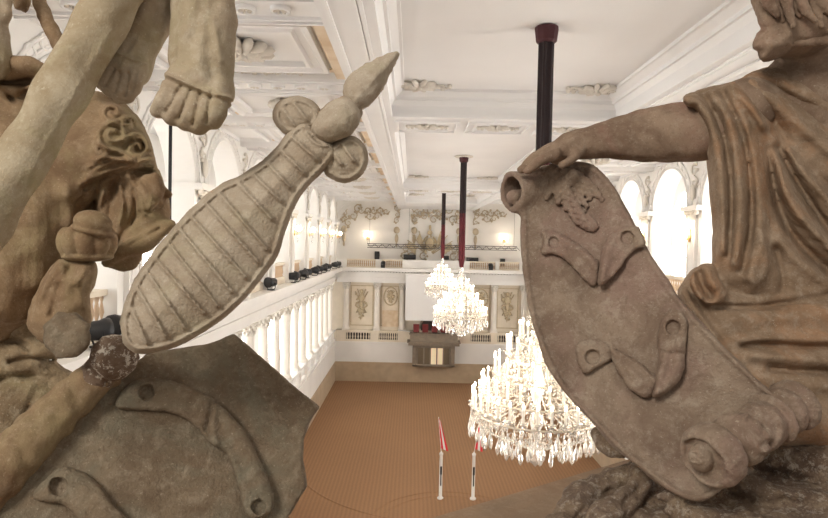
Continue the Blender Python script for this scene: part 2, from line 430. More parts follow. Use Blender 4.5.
# ---- upper arcade: piers carrying arches, windows behind
ZS = 14.84; RA = 1.78
def arcade(side, s_):
    X = lambda d: CX + s_ * d
    w = MB(); n = 20
    for i in range(len(PIER) - 1):
        y0, y1 = PIER[i], PIER[i + 1]; ym = (y0 + y1) / 2
        arc = [(ym - RA * cos(PI * k / n), ZS + RA * sin(PI * k / n)) for k in range(n + 1)]
        for d0, fl in ((HW - 0.15, 0), (HW + 0.75, 1)):
            vs = []; fs = []
            for k, (yy, zz) in enumerate(arc): vs += [(X(d0), yy, zz), (X(d0), yy, ZC + 0.05)]
            for k in range(n): fs.append((2 * k, 2 * k + 1, 2 * k + 3, 2 * k + 2))
            w.add(vs, fs)
        vs = []
        for yy, zz in arc: vs += [(X(HW - 0.15), yy, zz), (X(HW + 0.75), yy, zz)]
        w.add(vs, [(2 * k, 2 * k + 1, 2 * k + 3, 2 * k + 2) for k in range(n)])
        for rr_, tt, dd in ((RA + 0.05, 0.06, 0.15), (RA + 0.22, 0.04, 0.16), (RA + 0.42, 0.05, 0.17)):
            w.tube([(X(HW - dd), ym - rr_ * cos(PI * k / 24), ZS + rr_ * sin(PI * k / 24)) for k in range(25)], tt, 5)
        # panels of the soffit
        for k in range(1, 12):
            a = PI * k / 12; 
            w.lathe([(0.17, -0.02), (0.17, 0.035), (0.13, 0.035), (0.13, 0.0)], (X(HW - 0.165), ym - (RA + 0.32) * cos(a), ZS + (RA + 0.32) * sin(a)), 10, 'x')
    for yp in PIER:
        hw = BAY / 2 - RA
        a, b_ = sorted((X(HW - 0.15), X(HW + 0.75)))
        w.box(a, b_, yp - hw, yp + hw, Z5, ZC + 0.03)
        a, b_ = sorted((X(HW - 0.28), X(HW)))
        w.box(a, b_, yp - 0.34, yp + 0.34, Z5, ZS - 0.5)
        a, b_ = sorted((X(HW - 0.42), X(HW + 0.85)))
        w.box(a, b_, yp - hw - 0.08, yp + hw + 0.08, ZS - 0.12, ZS)
        w.box(a, b_, yp - hw - 0.03, yp + hw + 0.03, ZS - 0.2, ZS - 0.12)
        a, b_ = sorted((X(HW - 0.36), X(HW)))
        w.box(a, b_, yp - 0.42, yp + 0.42, Z5, Z5 + 0.5)
        for e in (-0.2, 0.2): w.box(*sorted((X(HW - 0.3), X(HW - 0.2)))[:2], yp + e - 0.03, yp + e + 0.03, Z5 + 0.8, ZS - 0.8)
    w.build('wall_%s_arcade' % side, 'plaster', kind='structure')
    # capitals and masks
    o = MB()
    for yp in PIER:
        for e in (-0.3, -0.1, 0.1, 0.3):
            o.ell((X(HW - 0.3), yp + e, ZS - 0.42), (0.08, 0.09, 0.2), None, 6, 4)
            o.ell((X(HW - 0.36), yp + e * 1.15, ZS - 0.26), (0.09, 0.08, 0.07), None, 6, 4)
        for e in (-0.48, 0.48):
            o.lathe([(0.12, -0.05), (0.12, 0.05)], (X(HW - 0.3), yp + e, ZS - 0.27), 10, 'x')
        o.ell((X(HW - 0.26), yp, ZS + 0.55), (0.09, 0.16, 0.34), None, 8, 5)
        swirl(o, (X(HW - 0.22), yp, ZS + 1.2), (0, 0, 1), (0, 1, 0), 1.0, 5, 0.04)
    o.build('trim_capitals_%s' % side, 'orn', kind='structure')
    # windows behind the arches, upper and lower galleries
    fr = MB()
    for i in range(len(PIER) - 1):
        ym = (PIER[i] + PIER[i + 1]) / 2; xw = X(HW + 2.86)
        R_ = 0.8 if s_ < 0 else 1.45; poly = [(ym - R_, Z5 + 0.7)] + [(ym - R_ * cos(PI * k / 16), ZS - 0.1 + R_ * sin(PI * k / 16)) for k in range(17)] + [(ym + R_, Z5 + 0.7)]
        g = MB(); g.add([(xw, a, b_) for a, b_ in poly], [tuple(range(len(poly)))])
        g.box(*sorted((xw, X(HW + 2.9))), ym - 1.15, ym + 1.15, Z2 + 1.1, Z4 - 0.9)
        g.build('window_%d' % (i + 1 + (20 if s_ > 0 else 0)), 'window', kind='structure')
        fr.tube([(X(HW + 2.83), a, b_) for a, b_ in poly], 0.1, 5)
        for e in (-0.5, 0.5): fr.box(*sorted((xw, X(HW + 2.8))), ym + e - 0.03, ym + e + 0.03, Z5 + 0.7, ZS + 1.2)
        for zz in (Z5 + 1.9, Z5 + 3.1, ZS - 0.1): fr.box(*sorted((xw, X(HW + 2.8))), ym - R_, ym + R_, zz - 0.03, zz + 0.03)
    fr.build('trim_window_frames_%s' % side, 'plaster', kind='structure')
arcade('left', -1); arcade('right', 1)

# near end wall under the viewer's gallery
w = MB(); w.box(XL - 3.2, XR + 3.2, -0.9, 0.55, 0, 12.0); w.build('wall_near', 'plaster', kind='structure')

# ================================================================ COLUMNS
def make_column(loc, label, group):
    t = empty('gallery_column', loc, label, 'column', group)
    h = Z4 - Z3 - 0.02
    b = MB(); b.box(-0.34, 0.34, -0.34, 0.34, 0, 0.12); b.lathe([(0.34, 0.12), (0.36, 0.18), (0.33, 0.24), (0.28, 0.27), (0.31, 0.33), (0.27, 0.38)], n=16)
    b.build('base', 'column', t)
    MB().lathe([(0.265, 0.38), (0.27, 1.3), (0.25, 2.8), (0.225, h - 0.62)], n=20).build('shaft', 'column', t)
    cp = MB(); cp.lathe([(0.235, h - 0.62), (0.26, h - 0.58), (0.23, h - 0.55), (0.22, h - 0.3), (0.33, h - 0.08)], n=16)
    for j, (zz, n, rr) in enumerate(((h - 0.44, 8, 0.26), (h - 0.27, 8, 0.3))):
        for k in range(n):
            a = 2 * PI * (k + 0.5 * j) / n; cp.ell((rr * cos(a), rr * sin(a), zz), (0.07, 0.07, 0.11), None, 6, 4)
    for k in range(4):
        a = PI / 4 + k * PI / 2; cp.ell((0.4 * cos(a), 0.4 * sin(a), h - 0.14), (0.09, 0.09, 0.09), None, 6, 4)
    cp.box(-0.36, 0.36, -0.36, 0.36, h - 0.08, h)
    cp.build('capital', 'orn', t)
    return t
colproto = None
def place_column(loc, label, group):
    global colproto
    if colproto is None: colproto = make_column(loc, label, group); return colproto
    o = copy_tree(colproto); o.location = loc; tag(o, label, 'column', group); return o
CS = 2.7; NC = 17
for side, xx in (('left', XL - 0.4), ('right', XR + 0.4)):
    for k in range(NC):
        yy = YF - 1.6 - k * CS
        if side == 'right' and False: continue
        if yy < 8.5: continue
        place_column((xx, yy, Z3), 'white Corinthian column of the %s side gallery, %s from the far wall' % (side, ORD[k]), 'columns along the %s gallery' % side)
# pedestal blocks and balusters of the lower gallery (side)
def balustrade(loc, L, h, n, label, group, rz=0, mats=('plaster', 'baluster'), back=False, name='balustrade'):
    t = empty(name, loc, label, 'balustrade', group, rz)
    MB().box(0, L, -0.14, 0.14, h - 0.14, h).build('handrail', mats[0], t)
    MB().box(0, L, -0.14, 0.14, 0, 0.12).build('plinth', mats[0], t)
    hb = h - 0.26; s0 = None
    for k in range(n):
        if s0 is None:
            s0 = MB().lathe([(0.055, 0), (0.055, 0.05), (0.03, 0.08), (0.075, hb * 0.38), (0.035, hb * 0.75), (0.06, hb * 0.9), (0.055, hb)], n=8).build('baluster', mats[1], t, loc=((k + 0.5) * L / n, 0, 0.12))
        else:
            c_ = s0.copy(); COL.objects.link(c_); adopt(c_, t); c_.location = ((k + 0.5) * L / n, 0, 0.12)
    return t
PW = 0.75
def rot90(side): return PI / 2
for side, xx in (('left', XL - 0.22), ('right', XR + 0.22)):
    pd = MB()
    for k in range(NC + 1):
        yy = YF - 1.6 - k * CS
        pd.box(xx - 0.2, xx + 0.2, yy - 0.38, yy + 0.38, Z2 + 0.05, Z3)
        pd.box(min(xx, xx - (xx - CX) / abs(xx - CX) * 0.24), max(xx, xx - (xx - CX) / abs(xx - CX) * 0.24), yy - 0.28, yy + 0.28, Z2 + 0.25, Z3 - 0.2)
    pd.box(xx - 0.24, xx + 0.24, Y0, YF, Z3 - 0.06, Z3)
    pd.build('trim_pedestals_%s' % side, 'plaster', kind='structure')
    lb = balustrade((xx, YF - 1.6 - CS + 0.4, Z2 + 0.05), CS - 0.8, Z3 - Z2 - 0.12, 9,
                    'lower balustrade between columns of the %s gallery, bay nearest the far wall' % side, 'lower balustrades of the %s gallery' % side, PI / 2, ('plaster', 'plaster'))
    for k in range(1, 13):
        c_ = copy_tree(lb); c_.location.y -= k * CS
        tag(c_, 'lower balustrade between columns of the %s gallery, %s bay from the far wall' % (side, ORD[k]), 'balustrade')
# upper gallery balustrades between pedestals (on the entablature)
for side, xx in (('left', XL - 0.22), ('right', XR + 0.22)):
    pd = MB()
    for yp in PIER: pd.box(xx - 0.17, xx + 0.17, yp - 0.5, yp + 0.5, Z5, 11.88)
    pd.box(xx - 0.19, xx + 0.16, Y0, YF, Z5, Z5 + 0.25)
    pd.build('trim_upper_pedestals_%s' % side, 'cream', kind='structure')
    lb = balustrade((xx, PIER[-2] + 0.5, Z5 + 0.25), BAY - 1.0, 0.9, 16, 'upper balustrade on the cornice of the %s gallery, bay nearest the far wall' % side,
                    'upper balustrades of the %s gallery' % side, PI / 2, ('cream', 'baluster'))
    for k in range(1, 9 if side == 'left' else 9):
        c_ = copy_tree(lb); c_.location.y -= k * BAY
        tag(c_, 'upper balustrade on the cornice of the %s gallery, %s bay from the far wall' % (side, ORD[k]), 'balustrade')
# far end
FX = lambda px: (px - 412.0) / F * YF          # position along the far wall
for px, lab in ((347, 'left corner'), (378, 'left of the oval medallion'), (403.5, 'just left of the projection screen'),
                (472, 'just right of the projection screen'), (496, 'right of the second oval medallion'), (526, 'right corner')):
    place_column((FX(px), YF + 0.35, Z3), 'white Corinthian column on the far wall, %s' % lab, 'columns on the far wall')
pd = MB()
for a, b_ in ((338, 347.5), (372, 380.5), (399.5, 415), (459, 473), (493, 500), (522, 528)):
    pd.box(FX(a), FX(b_), YF - 0.02, YF + 0.7, Z2 + 0.1, Z3)
pd.box(XL, XR, YF - 0.06, YF + 0.7, Z3 - 0.08, Z3); pd.box(XL, XR, YF, YF + 0.7, Z2, Z2 + 0.1)
pd.build('trim_pedestals_far', 'cream', kind='structure')
for (a, b_), lab in (((347.5, 372), 'below the left trophy panel'), ((380.5, 399.5), 'below the left oval medallion'), ((473, 493), 'below the right oval medallion'), ((500, 522), 'below the right trophy panel')):
    balustrade((FX(a), YF + 0.15, Z2 + 0.1), FX(b_) - FX(a), Z3 - Z2 - 0.18, 9, 'lower balustrade on the far wall, ' + lab, 'lower balustrades on the far wall', 0, ('cream', 'cream'))
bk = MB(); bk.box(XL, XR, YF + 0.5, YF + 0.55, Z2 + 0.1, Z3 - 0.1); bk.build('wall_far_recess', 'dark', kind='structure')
pd = MB()
for a, b_ in ((337, 347), (376, 382), (403, 470), (496, 500), (520, 528)):
    pd.box(FX(a), FX(b_), YF + 0.0, YF + 0.4, Z5, Z6)
pd.build('trim_upper_pedestals_far', 'plaster', kind='structure')
for (a, b_), n, lab in (((347, 376), 14, 'leftmost section'), ((382, 403), 10, 'left of the middle parapet'), ((470, 496), 12, 'right of the middle parapet'), ((500, 520), 10, 'rightmost section')):
    balustrade((FX(a), YF + 0.2, Z5), FX(b_) - FX(a), Z6 - Z5, n, 'upper balustrade on the far wall cornice, ' + lab, 'upper balustrades on the far wall', 0, ('cream', 'baluster'))

# gilded stucco panels of the far wall
def trophy(mb, x, y, z, w, h, seed):
    rnd = random.Random(seed)
    for s_ in (-1, 1):
        mb.tube([(x - s_ * w * 0.45, y, z + h * 0.42), (x + s_ * w * 0.35, y, z - h * 0.28)], 0.05, 5)
        mb.tube([(x - s_ * w * 0.3, y, z + h * 0.5), (x + s_ * w * 0.15, y, z)], 0.04, 5)
        pts = [(x + s_ * w * (0.1 + 0.3 * sin(j * 0.9)), y - 0.02, z + h * (0.1 - 0.07 * j)) for j in range(7)]
        mb.tube(pts, [0.1, 0.12, 0.1, 0.08, 0.08, 0.06, 0.03], 6)
    mb.ell((x, y, z + h * 0.22), (w * 0.24, 0.1, h * 0.14)); mb.ell((x, y, z + h * 0.42), (w * 0.14, 0.12, h * 0.08))
    mb.ell((x, y, z), (w * 0.18, 0.1, h * 0.12)); mb.tube([(x, y, z), (x + 0.05, y, z - h * 0.25), (x - 0.04, y, z - h * 0.5)], [0.12, 0.09, 0.03], 6)
    for k in range(26):
        t = rnd.random(); s_ = rnd.choice((-1, 1))
        mb.ell((x + s_ * w * rnd.random() * 0.42 * (1 - t * 0.7), y, z + h * (0.35 - 0.8 * t)), (0.1, 0.07, 0.14), Matrix.Rotation(rnd.random() * 3, 3, 'Y'), 6, 4)
YP = YF + 0.68
def wall_panel(x0, x1, z0, z1):
    mb = MB(); mb.frame(x0, x1, z0, z1, [(0, 0), (0, 0.06), (0.05, 0.06), (0.06, 0.02), (0.09, 0.02), (0.09, 0)], rot=lambda a, b_, c_: (a, YF + 0.7 - c_, b_)); return mb
k = 0
fp = MB()
for a, b_ in ((351, 374), (381.5, 400), (475, 492.5), (499.5, 521)):
    m_ = wall_panel(FX(a), FX(b_), Z3 + 0.35, Z4 - 0.3); fp.merge(m_, Matrix.Identity(4))
fp.build('trim_panel_frames_far', 'gold', kind='structure')
for px, lab in ((362, 'left'), (510, 'right')):
    mb = MB(); trophy(mb, FX(px), YP - 0.10, 7.2, 1.35, 2.9, int(px))
    mb.build('trophy_relief', 'gold', label='gilded stucco trophy of arms in the %s panel of the far wall' % lab, cat='relief', group='gilded trophy reliefs')
for px, lab in ((391.5, 'left'), (483.5, 'right')):
    t = empty('oval_medallion', (FX(px), YP, 8.0), 'gilded oval medallion in the %s panel of the far wall' % lab, 'relief', 'oval medallions')
    fr = MB(); fr.tube([(0.62 * cos(a * PI / 12), 0, 0.85 * sin(a * PI / 12)) for a in range(25)], 0.07, 6); fr.build('oval_frame', 'gold', t)
    fg = MB(); trophy(fg, 0, -0.02, 0.0, 0.8, 1.2, 4); fg.build('figure_relief', 'gold', t)
    dp = MB().box(-0.75, 0.75, -0.06, 0.02, -2.9, -1.35); dp.build('lower_panel', 'ochre', t)
# ornaments of the upper far wall
og = MB()
for px, w_ in ((372, 3.0), (492, 3.0)): 
    swirl(og, (FX(px), YU - 0.1, 16.1), (1, 0, 0), (0, 0, 1), w_, 3, 0.06); swirl(og, (FX(px), YU - 0.1, 15.6), (1, 0, 0), (0, 0, 1), w_ * .5, 3, 0.06)
for px in (349, 336, 330):
    swirl(og, (FX(px) + 0.2, YU - 0.1, 15.6), (0.55, 0, 0.85), (0.85, 0, -0.55), 2.4, px, 0.07)
for px in (327, 342, 396, 414, 460, 477, 528):
    swirl(og, (FX(px), YU - 0.1, 15.8), (0, 0, 1), (1, 0, 0), 1.7, px, 0.05)
    og.ell((FX(px), YU - 0.12, 14.3), (0.3, 0.2, 0.35)); og.ell((FX(px), YU - 0.1, 13.5), (0.18, 0.12, 0.45)); og.ell((FX(px), YU - 0.1, 12.9), (0.1, 0.08, 0.25))
for k in range(5): swirl(og, (CX + (k - 2) * 0.9, YU - 0.1, 15.7 + 0.3 * (k % 2)), (0.6, 0, 0.8), (0.8, 0, -0.6), 1.6, k, 0.07)
for k, px in enumerate((405, 412, 455, 462, 424, 448)): swirl(og, (FX(px), YU - 0.1, 12.2), (0, 0, 1), (1, 0, 0), 1.5, k, 0.06)
for s_ in (-1, 1):
    cv = MB(); n_ = 14; R1, R2 = 2.7, 3.2
    pts = [(CX + s_ * (HW + 0.3 - R1 + R1 * cos(PI / 2 * k / n_)), 13.75 + R2 * sin(PI / 2 * k / n_)) for k in range(n_ + 1)]
    vs = [(x_, yy_, z_) for x_, z_ in pts for yy_ in (YU - 0.6, YU)] + [(CX + s_ * (HW + 0.4), yy_, 17.03) for yy_ in (YU - 0.6, YU)]
    fs = [(2 * k, 2 * k + 1, 2 * k + 3, 2 * k + 2) for k in range(n_)] + [(2 * n_ + 2, 2 * k, 2 * k + 2) for k in range(n_)]
    cv.add(vs, fs)
    for e_ in (0.0, 0.25, 0.5): cv.tube([(x_ - s_ * 0.02, YU - 0.62 + 0.0 * e_ , z_ + e_ * .35) for x_, z_ in [(CX + s_ * (HW + 0.3 + e_ - R1 - e_ * .0 + (R1) * cos(PI / 2 * k / n_)), 13.75 + (R2) * sin(PI / 2 * k / n_)) for k in range(n_ + 1)]], 0.05, 5)
    cv.build('trim_cove_%s' % ('left' if s_ < 0 else 'right'), 'plaster', kind='structure')
og.build('trim_stucco_far', mat('aged_stucco', (0.50, 0.42, 0.31), 0.8), kind='structure')
# gilded coat-of-arms trophy with flags in the middle
t = empty('flag_trophy', (CX - 0.6, YU - 0.22, 12.3), 'gilded coat of arms with flags and spears, middle of the far upper wall', 'relief')
mb = MB(); mb.ell((0, 0, 0.7), (0.5, 0.12, 0.65)); mb.ell((0, -0.05, 1.8), (0.25, 0.12, 0.25)); mb.ell((0.0, 0, 2.3), (0.12, 0.1, 0.3))
for k in range(22):
    a = random.random() * 6.28; mb.ell((0.6 * cos(a), 0, 0.7 + 0.8 * sin(a)), (0.13, 0.08, 0.1), Matrix.Rotation(a, 3, 'Y'), 6, 4)
mb.build('shield', 'gold', t)
for s_ in (-1, 1):
    for k in range(3):
        a = 0.35 + 0.33 * k
        mb = MB(); mb.tube([(s_ * 0.3, -0.05, -0.2), (s_ * (0.3 + 2.2 * sin(a)), -0.1, 2.2 * cos(a) - 0.1)], 0.05, 5)
        mb.build('spear', 'gold', t)
        if k != 1:
            e = Vector((s_ * (0.3 + 2.05 * sin(a)), -0.1, 2.05 * cos(a) - 0.2)); q = Vector((s_ * (0.3 + 1.2 * sin(a)), -0.1, 1.2 * cos(a) - 0.2))
            mb = MB(); vs = []
            for j in range(6):
                u = j / 5; p0 = e.lerp(q, u); vs += [p0 + Vector((0, 0.07 * sin(j * 2), 0)), p0 + Vector((s_ * 0.25 * (1 - u), 0.1 * cos(j * 2), -0.5 - 0.2 * u))]
            mb.add(vs, [(2 * j, 2 * j + 1, 2 * j + 3, 2 * j + 2) for j in range(5)], True)
            mb.build('flag', 'gold', t)

# projection screen
t = empty('projection_screen', (CX, YF - 0.45, 5.95), 'white projection screen hanging on the far wall behind the chandeliers', 'screen')
MB().box(-2.8, 2.8, -0.01, 0.01, 0, 4.2).build('screen_sheet', 'screen', t)
MB().lathe([(0.09, -2.85), (0.09, 2.85)], (0, 0, 4.25), 10, 'x').box(-2.6, -2.5, 0, 0.62, 4.2, 4.3).box(2.5, 2.6, 0, 0.62, 4.2, 4.3).build('roller', 'white', t)
MB().box(-2.8, 2.8, -0.03, 0.03, -0.06, 0).build('bottom_bar', 'white', t)
# arched doorway behind the box
mb = MB(); pts = [(CX - 1.3, Z3)] + [(CX - 1.3 * cos(PI * k / 16), 5.0 + 1.3 * sin(PI * k / 16)) for k in range(17)] + [(CX + 1.3, Z3)]
mb.add([(x_, YF + 0.66, z_) for x_, z_ in pts] + [(x_, YF + 0.72, z_) for x_, z_ in pts], [tuple(range(19)), tuple(range(37, 18, -1))] + [(i, (i + 1) % 19, 19 + (i + 1) % 19, 19 + i) for i in range(19)])
mb.build('door_1', 'dark', kind='structure')
mb = MB(); mb.tube([(CX - 1.4 * cos(PI * k / 16), YF + 0.62, 5.0 + 1.4 * sin(PI * k / 16)) for k in range(17)], 0.12, 6); mb.build('trim_doorway_arch', 'wood', kind='structure')
# the court box
t = empty('court_box', (CX - 0.1, YF - 0.1, 1.75), 'grey timber spectator box with glazed doors under the projection screen', 'balcony')
mb = MB(); mb.box(-2.35, 2.35, -1.3, 0.1, 1.95, 2.2); mb.box(-2.45, 2.45, -1.4, 0.1, 2.2, 2.3); mb.box(-2.2, 2.2, -1.15, 0.1, 2.3, 3.0); mb.box(-2.3, 2.3, -1.25, -1.1, 2.95, 3.05)
mb.build('balcony_front', 'wood', t)
mb = MB(); mb.box(-1.95, -1.55, -1.1, 0, 0, 1.95); mb.box(1.55, 1.95, -1.1, 0, 0, 1.95); mb.box(-1.95, 1.95, -1.1, 0, 0, 0.12); mb.box(-1.95, 1.95, -1.1, 0, 1.8, 1.95); mb.box(-1.6, 1.6, -0.15, 0, 0, 1.9)
mb.build('door_surround', 'wood', t)
for k in range(5):
    x0 = -1.5 + k * 0.6
    d_ = MB().frame(x0, x0 + 0.6, 0.14, 1.78, [(0, 0), (0, 0.08), (0.06, 0.08), (0.06, 0)], rot=lambda a, b_, c_: (a, -1.0 - c_, b_)).build('glazed_door', 'wood', t)
    MB().box(x0 + 0.05, x0 + 0.55, -1.02, -1.0, 0.2, 1.72).build('pane', 'litpane' if k in (2, 3) else 'glass', d_)
mb = MB()
for sx_ in (-1, 1): mb.tube([(sx_ * 2.2, -1.0, 3.2), (sx_ * 3.3, -0.6, 3.25)], 0.05, 6)
mb.build('side_rail', 'silver', t)
for k in range(5):
    c_ = empty('red_chair', (CX - 1.75 + k * 0.85, YF - 0.62, 4.76), 'red upholstered chair in the far spectator box, %s from the left' % ORD[k], 'chair', 'red chairs in the far box')
    MB().box(-0.27, 0.27, -0.25, 0.25, 0.1, 0.3).build('seat', 'red', c_); mb = MB().box(-0.27, 0.27, -0.32, -0.24, 0.2, 0.85); mb.build('backrest', 'red', c_)
    mb = MB(); [mb.box(a - 0.03, a + 0.03, b_ - 0.03, b_ + 0.03, 0, 0.12) for a in (-0.22, 0.22) for b_ in (-0.2, 0.2)]; mb.build('leg', 'wood', c_)

# lighting truss and speakers
t = empty('lighting_truss', (CX, YU - 1.3, 12.6), 'black lattice lighting truss hung across the far wall', 'truss')
mb = MB()
for zz, yy in ((0, 0), (0.35, 0), (0.17, 0.3)): mb.tube([(-6.5, yy, zz), (7.6, yy, zz)], 0.035, 6)
mb.build('chord', 'truss', t)
mb = MB(); x = -6.5; i = 0
while x < 7.5: mb.tube([(x, 0, 0 if i % 2 else 0.35), (x + 0.35, 0, 0.35 if i % 2 else 0)], 0.022, 4); x += 0.35; i += 1
mb.build('lattice', 'truss', t)
mb = MB()
for xx in (-6.3, -2.6, 2.4, 7.3): mb.tube([(xx, 0, 0.3), (xx, 0, 3.74)], 0.012, 4)
mb.build('suspension_wire', 'truss', t)
for i, (px, pz, w_, h_, lab) in enumerate(((376.5, 11.85, 0.45, 0.75, 'leftmost'), (410, 11.75, 1.15, 0.45, 'wide one left of the middle'), (446, 11.75, 0.75, 0.35, 'in the middle behind the chandeliers'), (474, 11.6, 1.15, 0.45, 'wide one right of the middle'), (505, 11.4, 0.45, 0.75, 'rightmost'))):
    t = empty('loudspeaker', (FX(px), YU - 0.3, pz), 'black loudspeaker above the far balustrade, ' + lab, 'speaker', 'loudspeakers on the far wall')
    MB().box(-w_ / 2, w_ / 2, -0.2, 0.2, -h_ / 2, h_ / 2).build('cabinet', 'black', t)
    MB().box(-0.04, 0.04, 0.15, 0.3, -0.04, 0.04).build('hanger', 'truss', t)
for px, lab in ((383.5, 'left'), (491, 'right')):
    t = empty('stage_lamp', (FX(px), YF - 0.3, Z5), 'small black stage lamp standing on the %s of the far cornice' % lab, 'lamp', 'stage lamps on the far cornice')
    MB().lathe([(0.12, -0.2), (0.2, -0.1), (0.2, 0.25), (0.22, 0.3)], (0, 0, 0.45), 10, 'y').build('lamp_body', 'black', t)
    MB().box(-0.2, 0.2, -0.04, 0.04, 0, 0.4).build('yoke', 'black', t)

# ================================================================ WALL SCONCES
def make_sconce(loc, label, group, rz):
    t = empty('wall_sconce', loc, label, 'wall lamp', group, rz)     # local -y points into the room
    mb = MB(); mb.ell((0, -0.03, 0), (0.12, 0.05, 0.3)); mb.build('backplate', 'brass', t)
    for s_ in (-1, 0, 1):
        mb = MB(); mb.tube([(0, -0.04, -0.1), (s_ * 0.12, -0.16, -0.2), (s_ * 0.24, -0.26 - (0.08 if s_ == 0 else 0), -0.08), (s_ * 0.24, -0.26 - (0.08 if s_ == 0 else 0), 0.02)], 0.018, 6)
        a_ = mb.build('arm', 'brass', t)
        MB().ell((s_ * 0.24, -0.26 - (0.08 if s_ == 0 else 0), 0.16), (0.085, 0.085, 0.16)).build('bulb', 'bulb', a_)
    mb = MB()
    for k in range(9): mb.octa((-0.2 + 0.05 * k, -0.25, -0.25 - 0.03 * (k % 3)), 0.02, 0.06)
    mb.octa((0, -0.2, -0.6), 0.035, 0.12); mb.octa((0, -0.2, -0.42), 0.03, 0.06); mb.build('crystal_drops', 'crystal', t)
    return t
sc0 = None; ns = 0
def place_sconce(loc, label, group, rz, energy=14):
    global sc0
    if sc0 is None: t = make_sconce(loc, label, group, rz); sc0 = t
    else:
        t = copy_tree(sc0); t.location = loc; t.rotation_euler = (0, 0, rz); tag(t, label, 'wall lamp', group)
    ld = bpy.data.lights.new('sconce_light', 'POINT'); ld.energy = energy; ld.color = (1, 0.80, 0.58); ld.shadow_soft_size = 0.12
    lo = bpy.data.objects.new('sconce_light', ld); COL.objects.link(lo); lo.parent = t; lo.location = (0, -0.5, 0.15)
    return t
for px, lab in ((368, 'left'), (504, 'right')):
    place_sconce((FX(px) * (YU / YF), YU - 0.1, CAMZ + 0.5), 'glowing wall sconce on the far upper wall, %s one' % lab, 'sconces on the far wall', 0, 26)
for side, s_ in (('left', -1), ('right', 1)):
    for k, yp in enumerate(PIER[1:]):
        if yp > 53.5: continue
        place_sconce((CX + s_ * (HW - 0.3), yp, CAMZ + 0.55), 'glowing crystal sconce on the %s arcade, %s pier from the viewer' % (side, ORD[k]), 'sconces on the %s arcade piers' % side, PI / 2 if s_ < 0 else -PI / 2)

# ================================================================ SPOTLIGHTS on the left cornice
def make_spot(loc, label, group):
    t = empty('spotlight', loc, label, 'spotlight', group)
    MB().lathe([(0.1, -0.24), (0.17, -0.2), (0.19, 0.05), (0.22, 0.1), (0.22, 0.2), (0.18, 0.2)], (0, 0, 0.33), 14, 'y').build('housing', 'black', t)
    MB().tube([(-0.24, 0, 0.33), (-0.26, 0, 0.12), (-0.15, 0, 0.03), (0.15, 0, 0.03), (0.26, 0, 0.12), (0.24, 0, 0.33)], 0.022, 6).build('yoke', 'black', t)
    MB().lathe([(0.175, 0.16), (0.13, 0.19)], (0, 0, 0.33), 14, 'y').build('lens', 'silver', t)
    MB().box(-0.13, 0.13, -0.1, 0.1, 0, 0.04).build('foot_plate', 'black', t)
    return t
sp0 = None
for i, (yy, rz, ti) in enumerate(((12.7, 0.7, 0.4), (13.6, 0.2, 0.1), (21.0, 0.8, .2), (28.3, .6, .1), (33.6, 1.0, .3), (34.4, .2, .0), (36.6, .5, .2), (38.2, 1.2, .1), (41.0, .4, .2), (43.2, .9, .1), (45.2, .3, .2), (47.5, .7, .1), (51.5, .5, .2), (54.0, .9, .1))):
    lab = 'black spotlight standing on the left gallery cornice, %s from the viewer' % ORD[i]
    if sp0 is None: sp0 = make_spot((0, 0, 0), lab, 'spotlights along the left cornice'); o = sp0
    else: o = copy_tree(sp0); tag(o, lab, 'spotlight')
    o.location = (XL + 0.36, yy, Z5); o.scale = (1.15, 1.15, 1.15); o.rotation_euler = (0, 0, -rz + PI if i % 2 else -rz)

t = empty('hanging_cable', (-4.86, 12.0, 11.9), 'thin black cable hanging from the ceiling between the feet and the ribbed quiver', 'cable')
MB().tube([(0, 0, 0.1), (0, 0, 2.5), (0, 0, 5.12)], 0.036, 8).build('cable', 'black', t)
MB().lathe([(0.04, 0.3), (0.07, 0.2), (0.07, 0.0), (0.03, -0.02)], n=10).build('weight', 'black', t)

# ================================================================ FLAG POSTS in the arena
for px, lab, tilt in ((441, 'left', -0.35), (474, 'right', 0.5)):
    xx = (px + 5 - 412) / F * 30.4
    t = empty('arena_post', (xx, 30.4, 0), 'white wooden post with a red and white flag, %s of the two in the arena' % lab, 'post', 'flag posts in the arena')
    mb = MB().lathe([(0.16, 0), (0.16, 0.06), (0.085, 0.1), (0.08, 2.25), (0.1, 2.28), (0.1, 2.36), (0.05, 2.4), (0.03, 2.46)], n=10); mb.build('post', 'white', t)
    MB().box(-0.05, 0.05, -0.14, -0.07, 1.3, 1.7).box(-0.03, 0.03, -0.1, -0.08, 0.7, 1.3).build('strap', 'black', t)
    st = MB().tube([(0, 0, 2.3), (tilt * 0.5, 0.05, 4.2)], 0.015, 6).build('flagstaff', 'white', t)
    for nm, u0, u1, mm in (('red_stripe', 0.0, 0.12, 'flag_red'), ('white_stripe', 0.12, 0.24, 'white'), ('red_stripe', 0.24, 0.36, 'flag_red')):
        vs = []; fs = []
        for j in range(9):
            z_ = 4.15 - j * 0.19; xb = tilt * 0.5 * (z_ - 2.3) / 1.9
            for u in (u0, u1):
                vs.append((xb + (1 if tilt > 0 else 1) * u * (0.3 + 0.1 * j), 0.06 * sin(j * 1.2 + u * 9), z_ - u * 0.5))
        fs = [(2 * j, 2 * j + 1, 2 * j + 3, 2 * j + 2) for j in range(8)]
        MB().add(vs, fs, True).build(nm, mm, st)

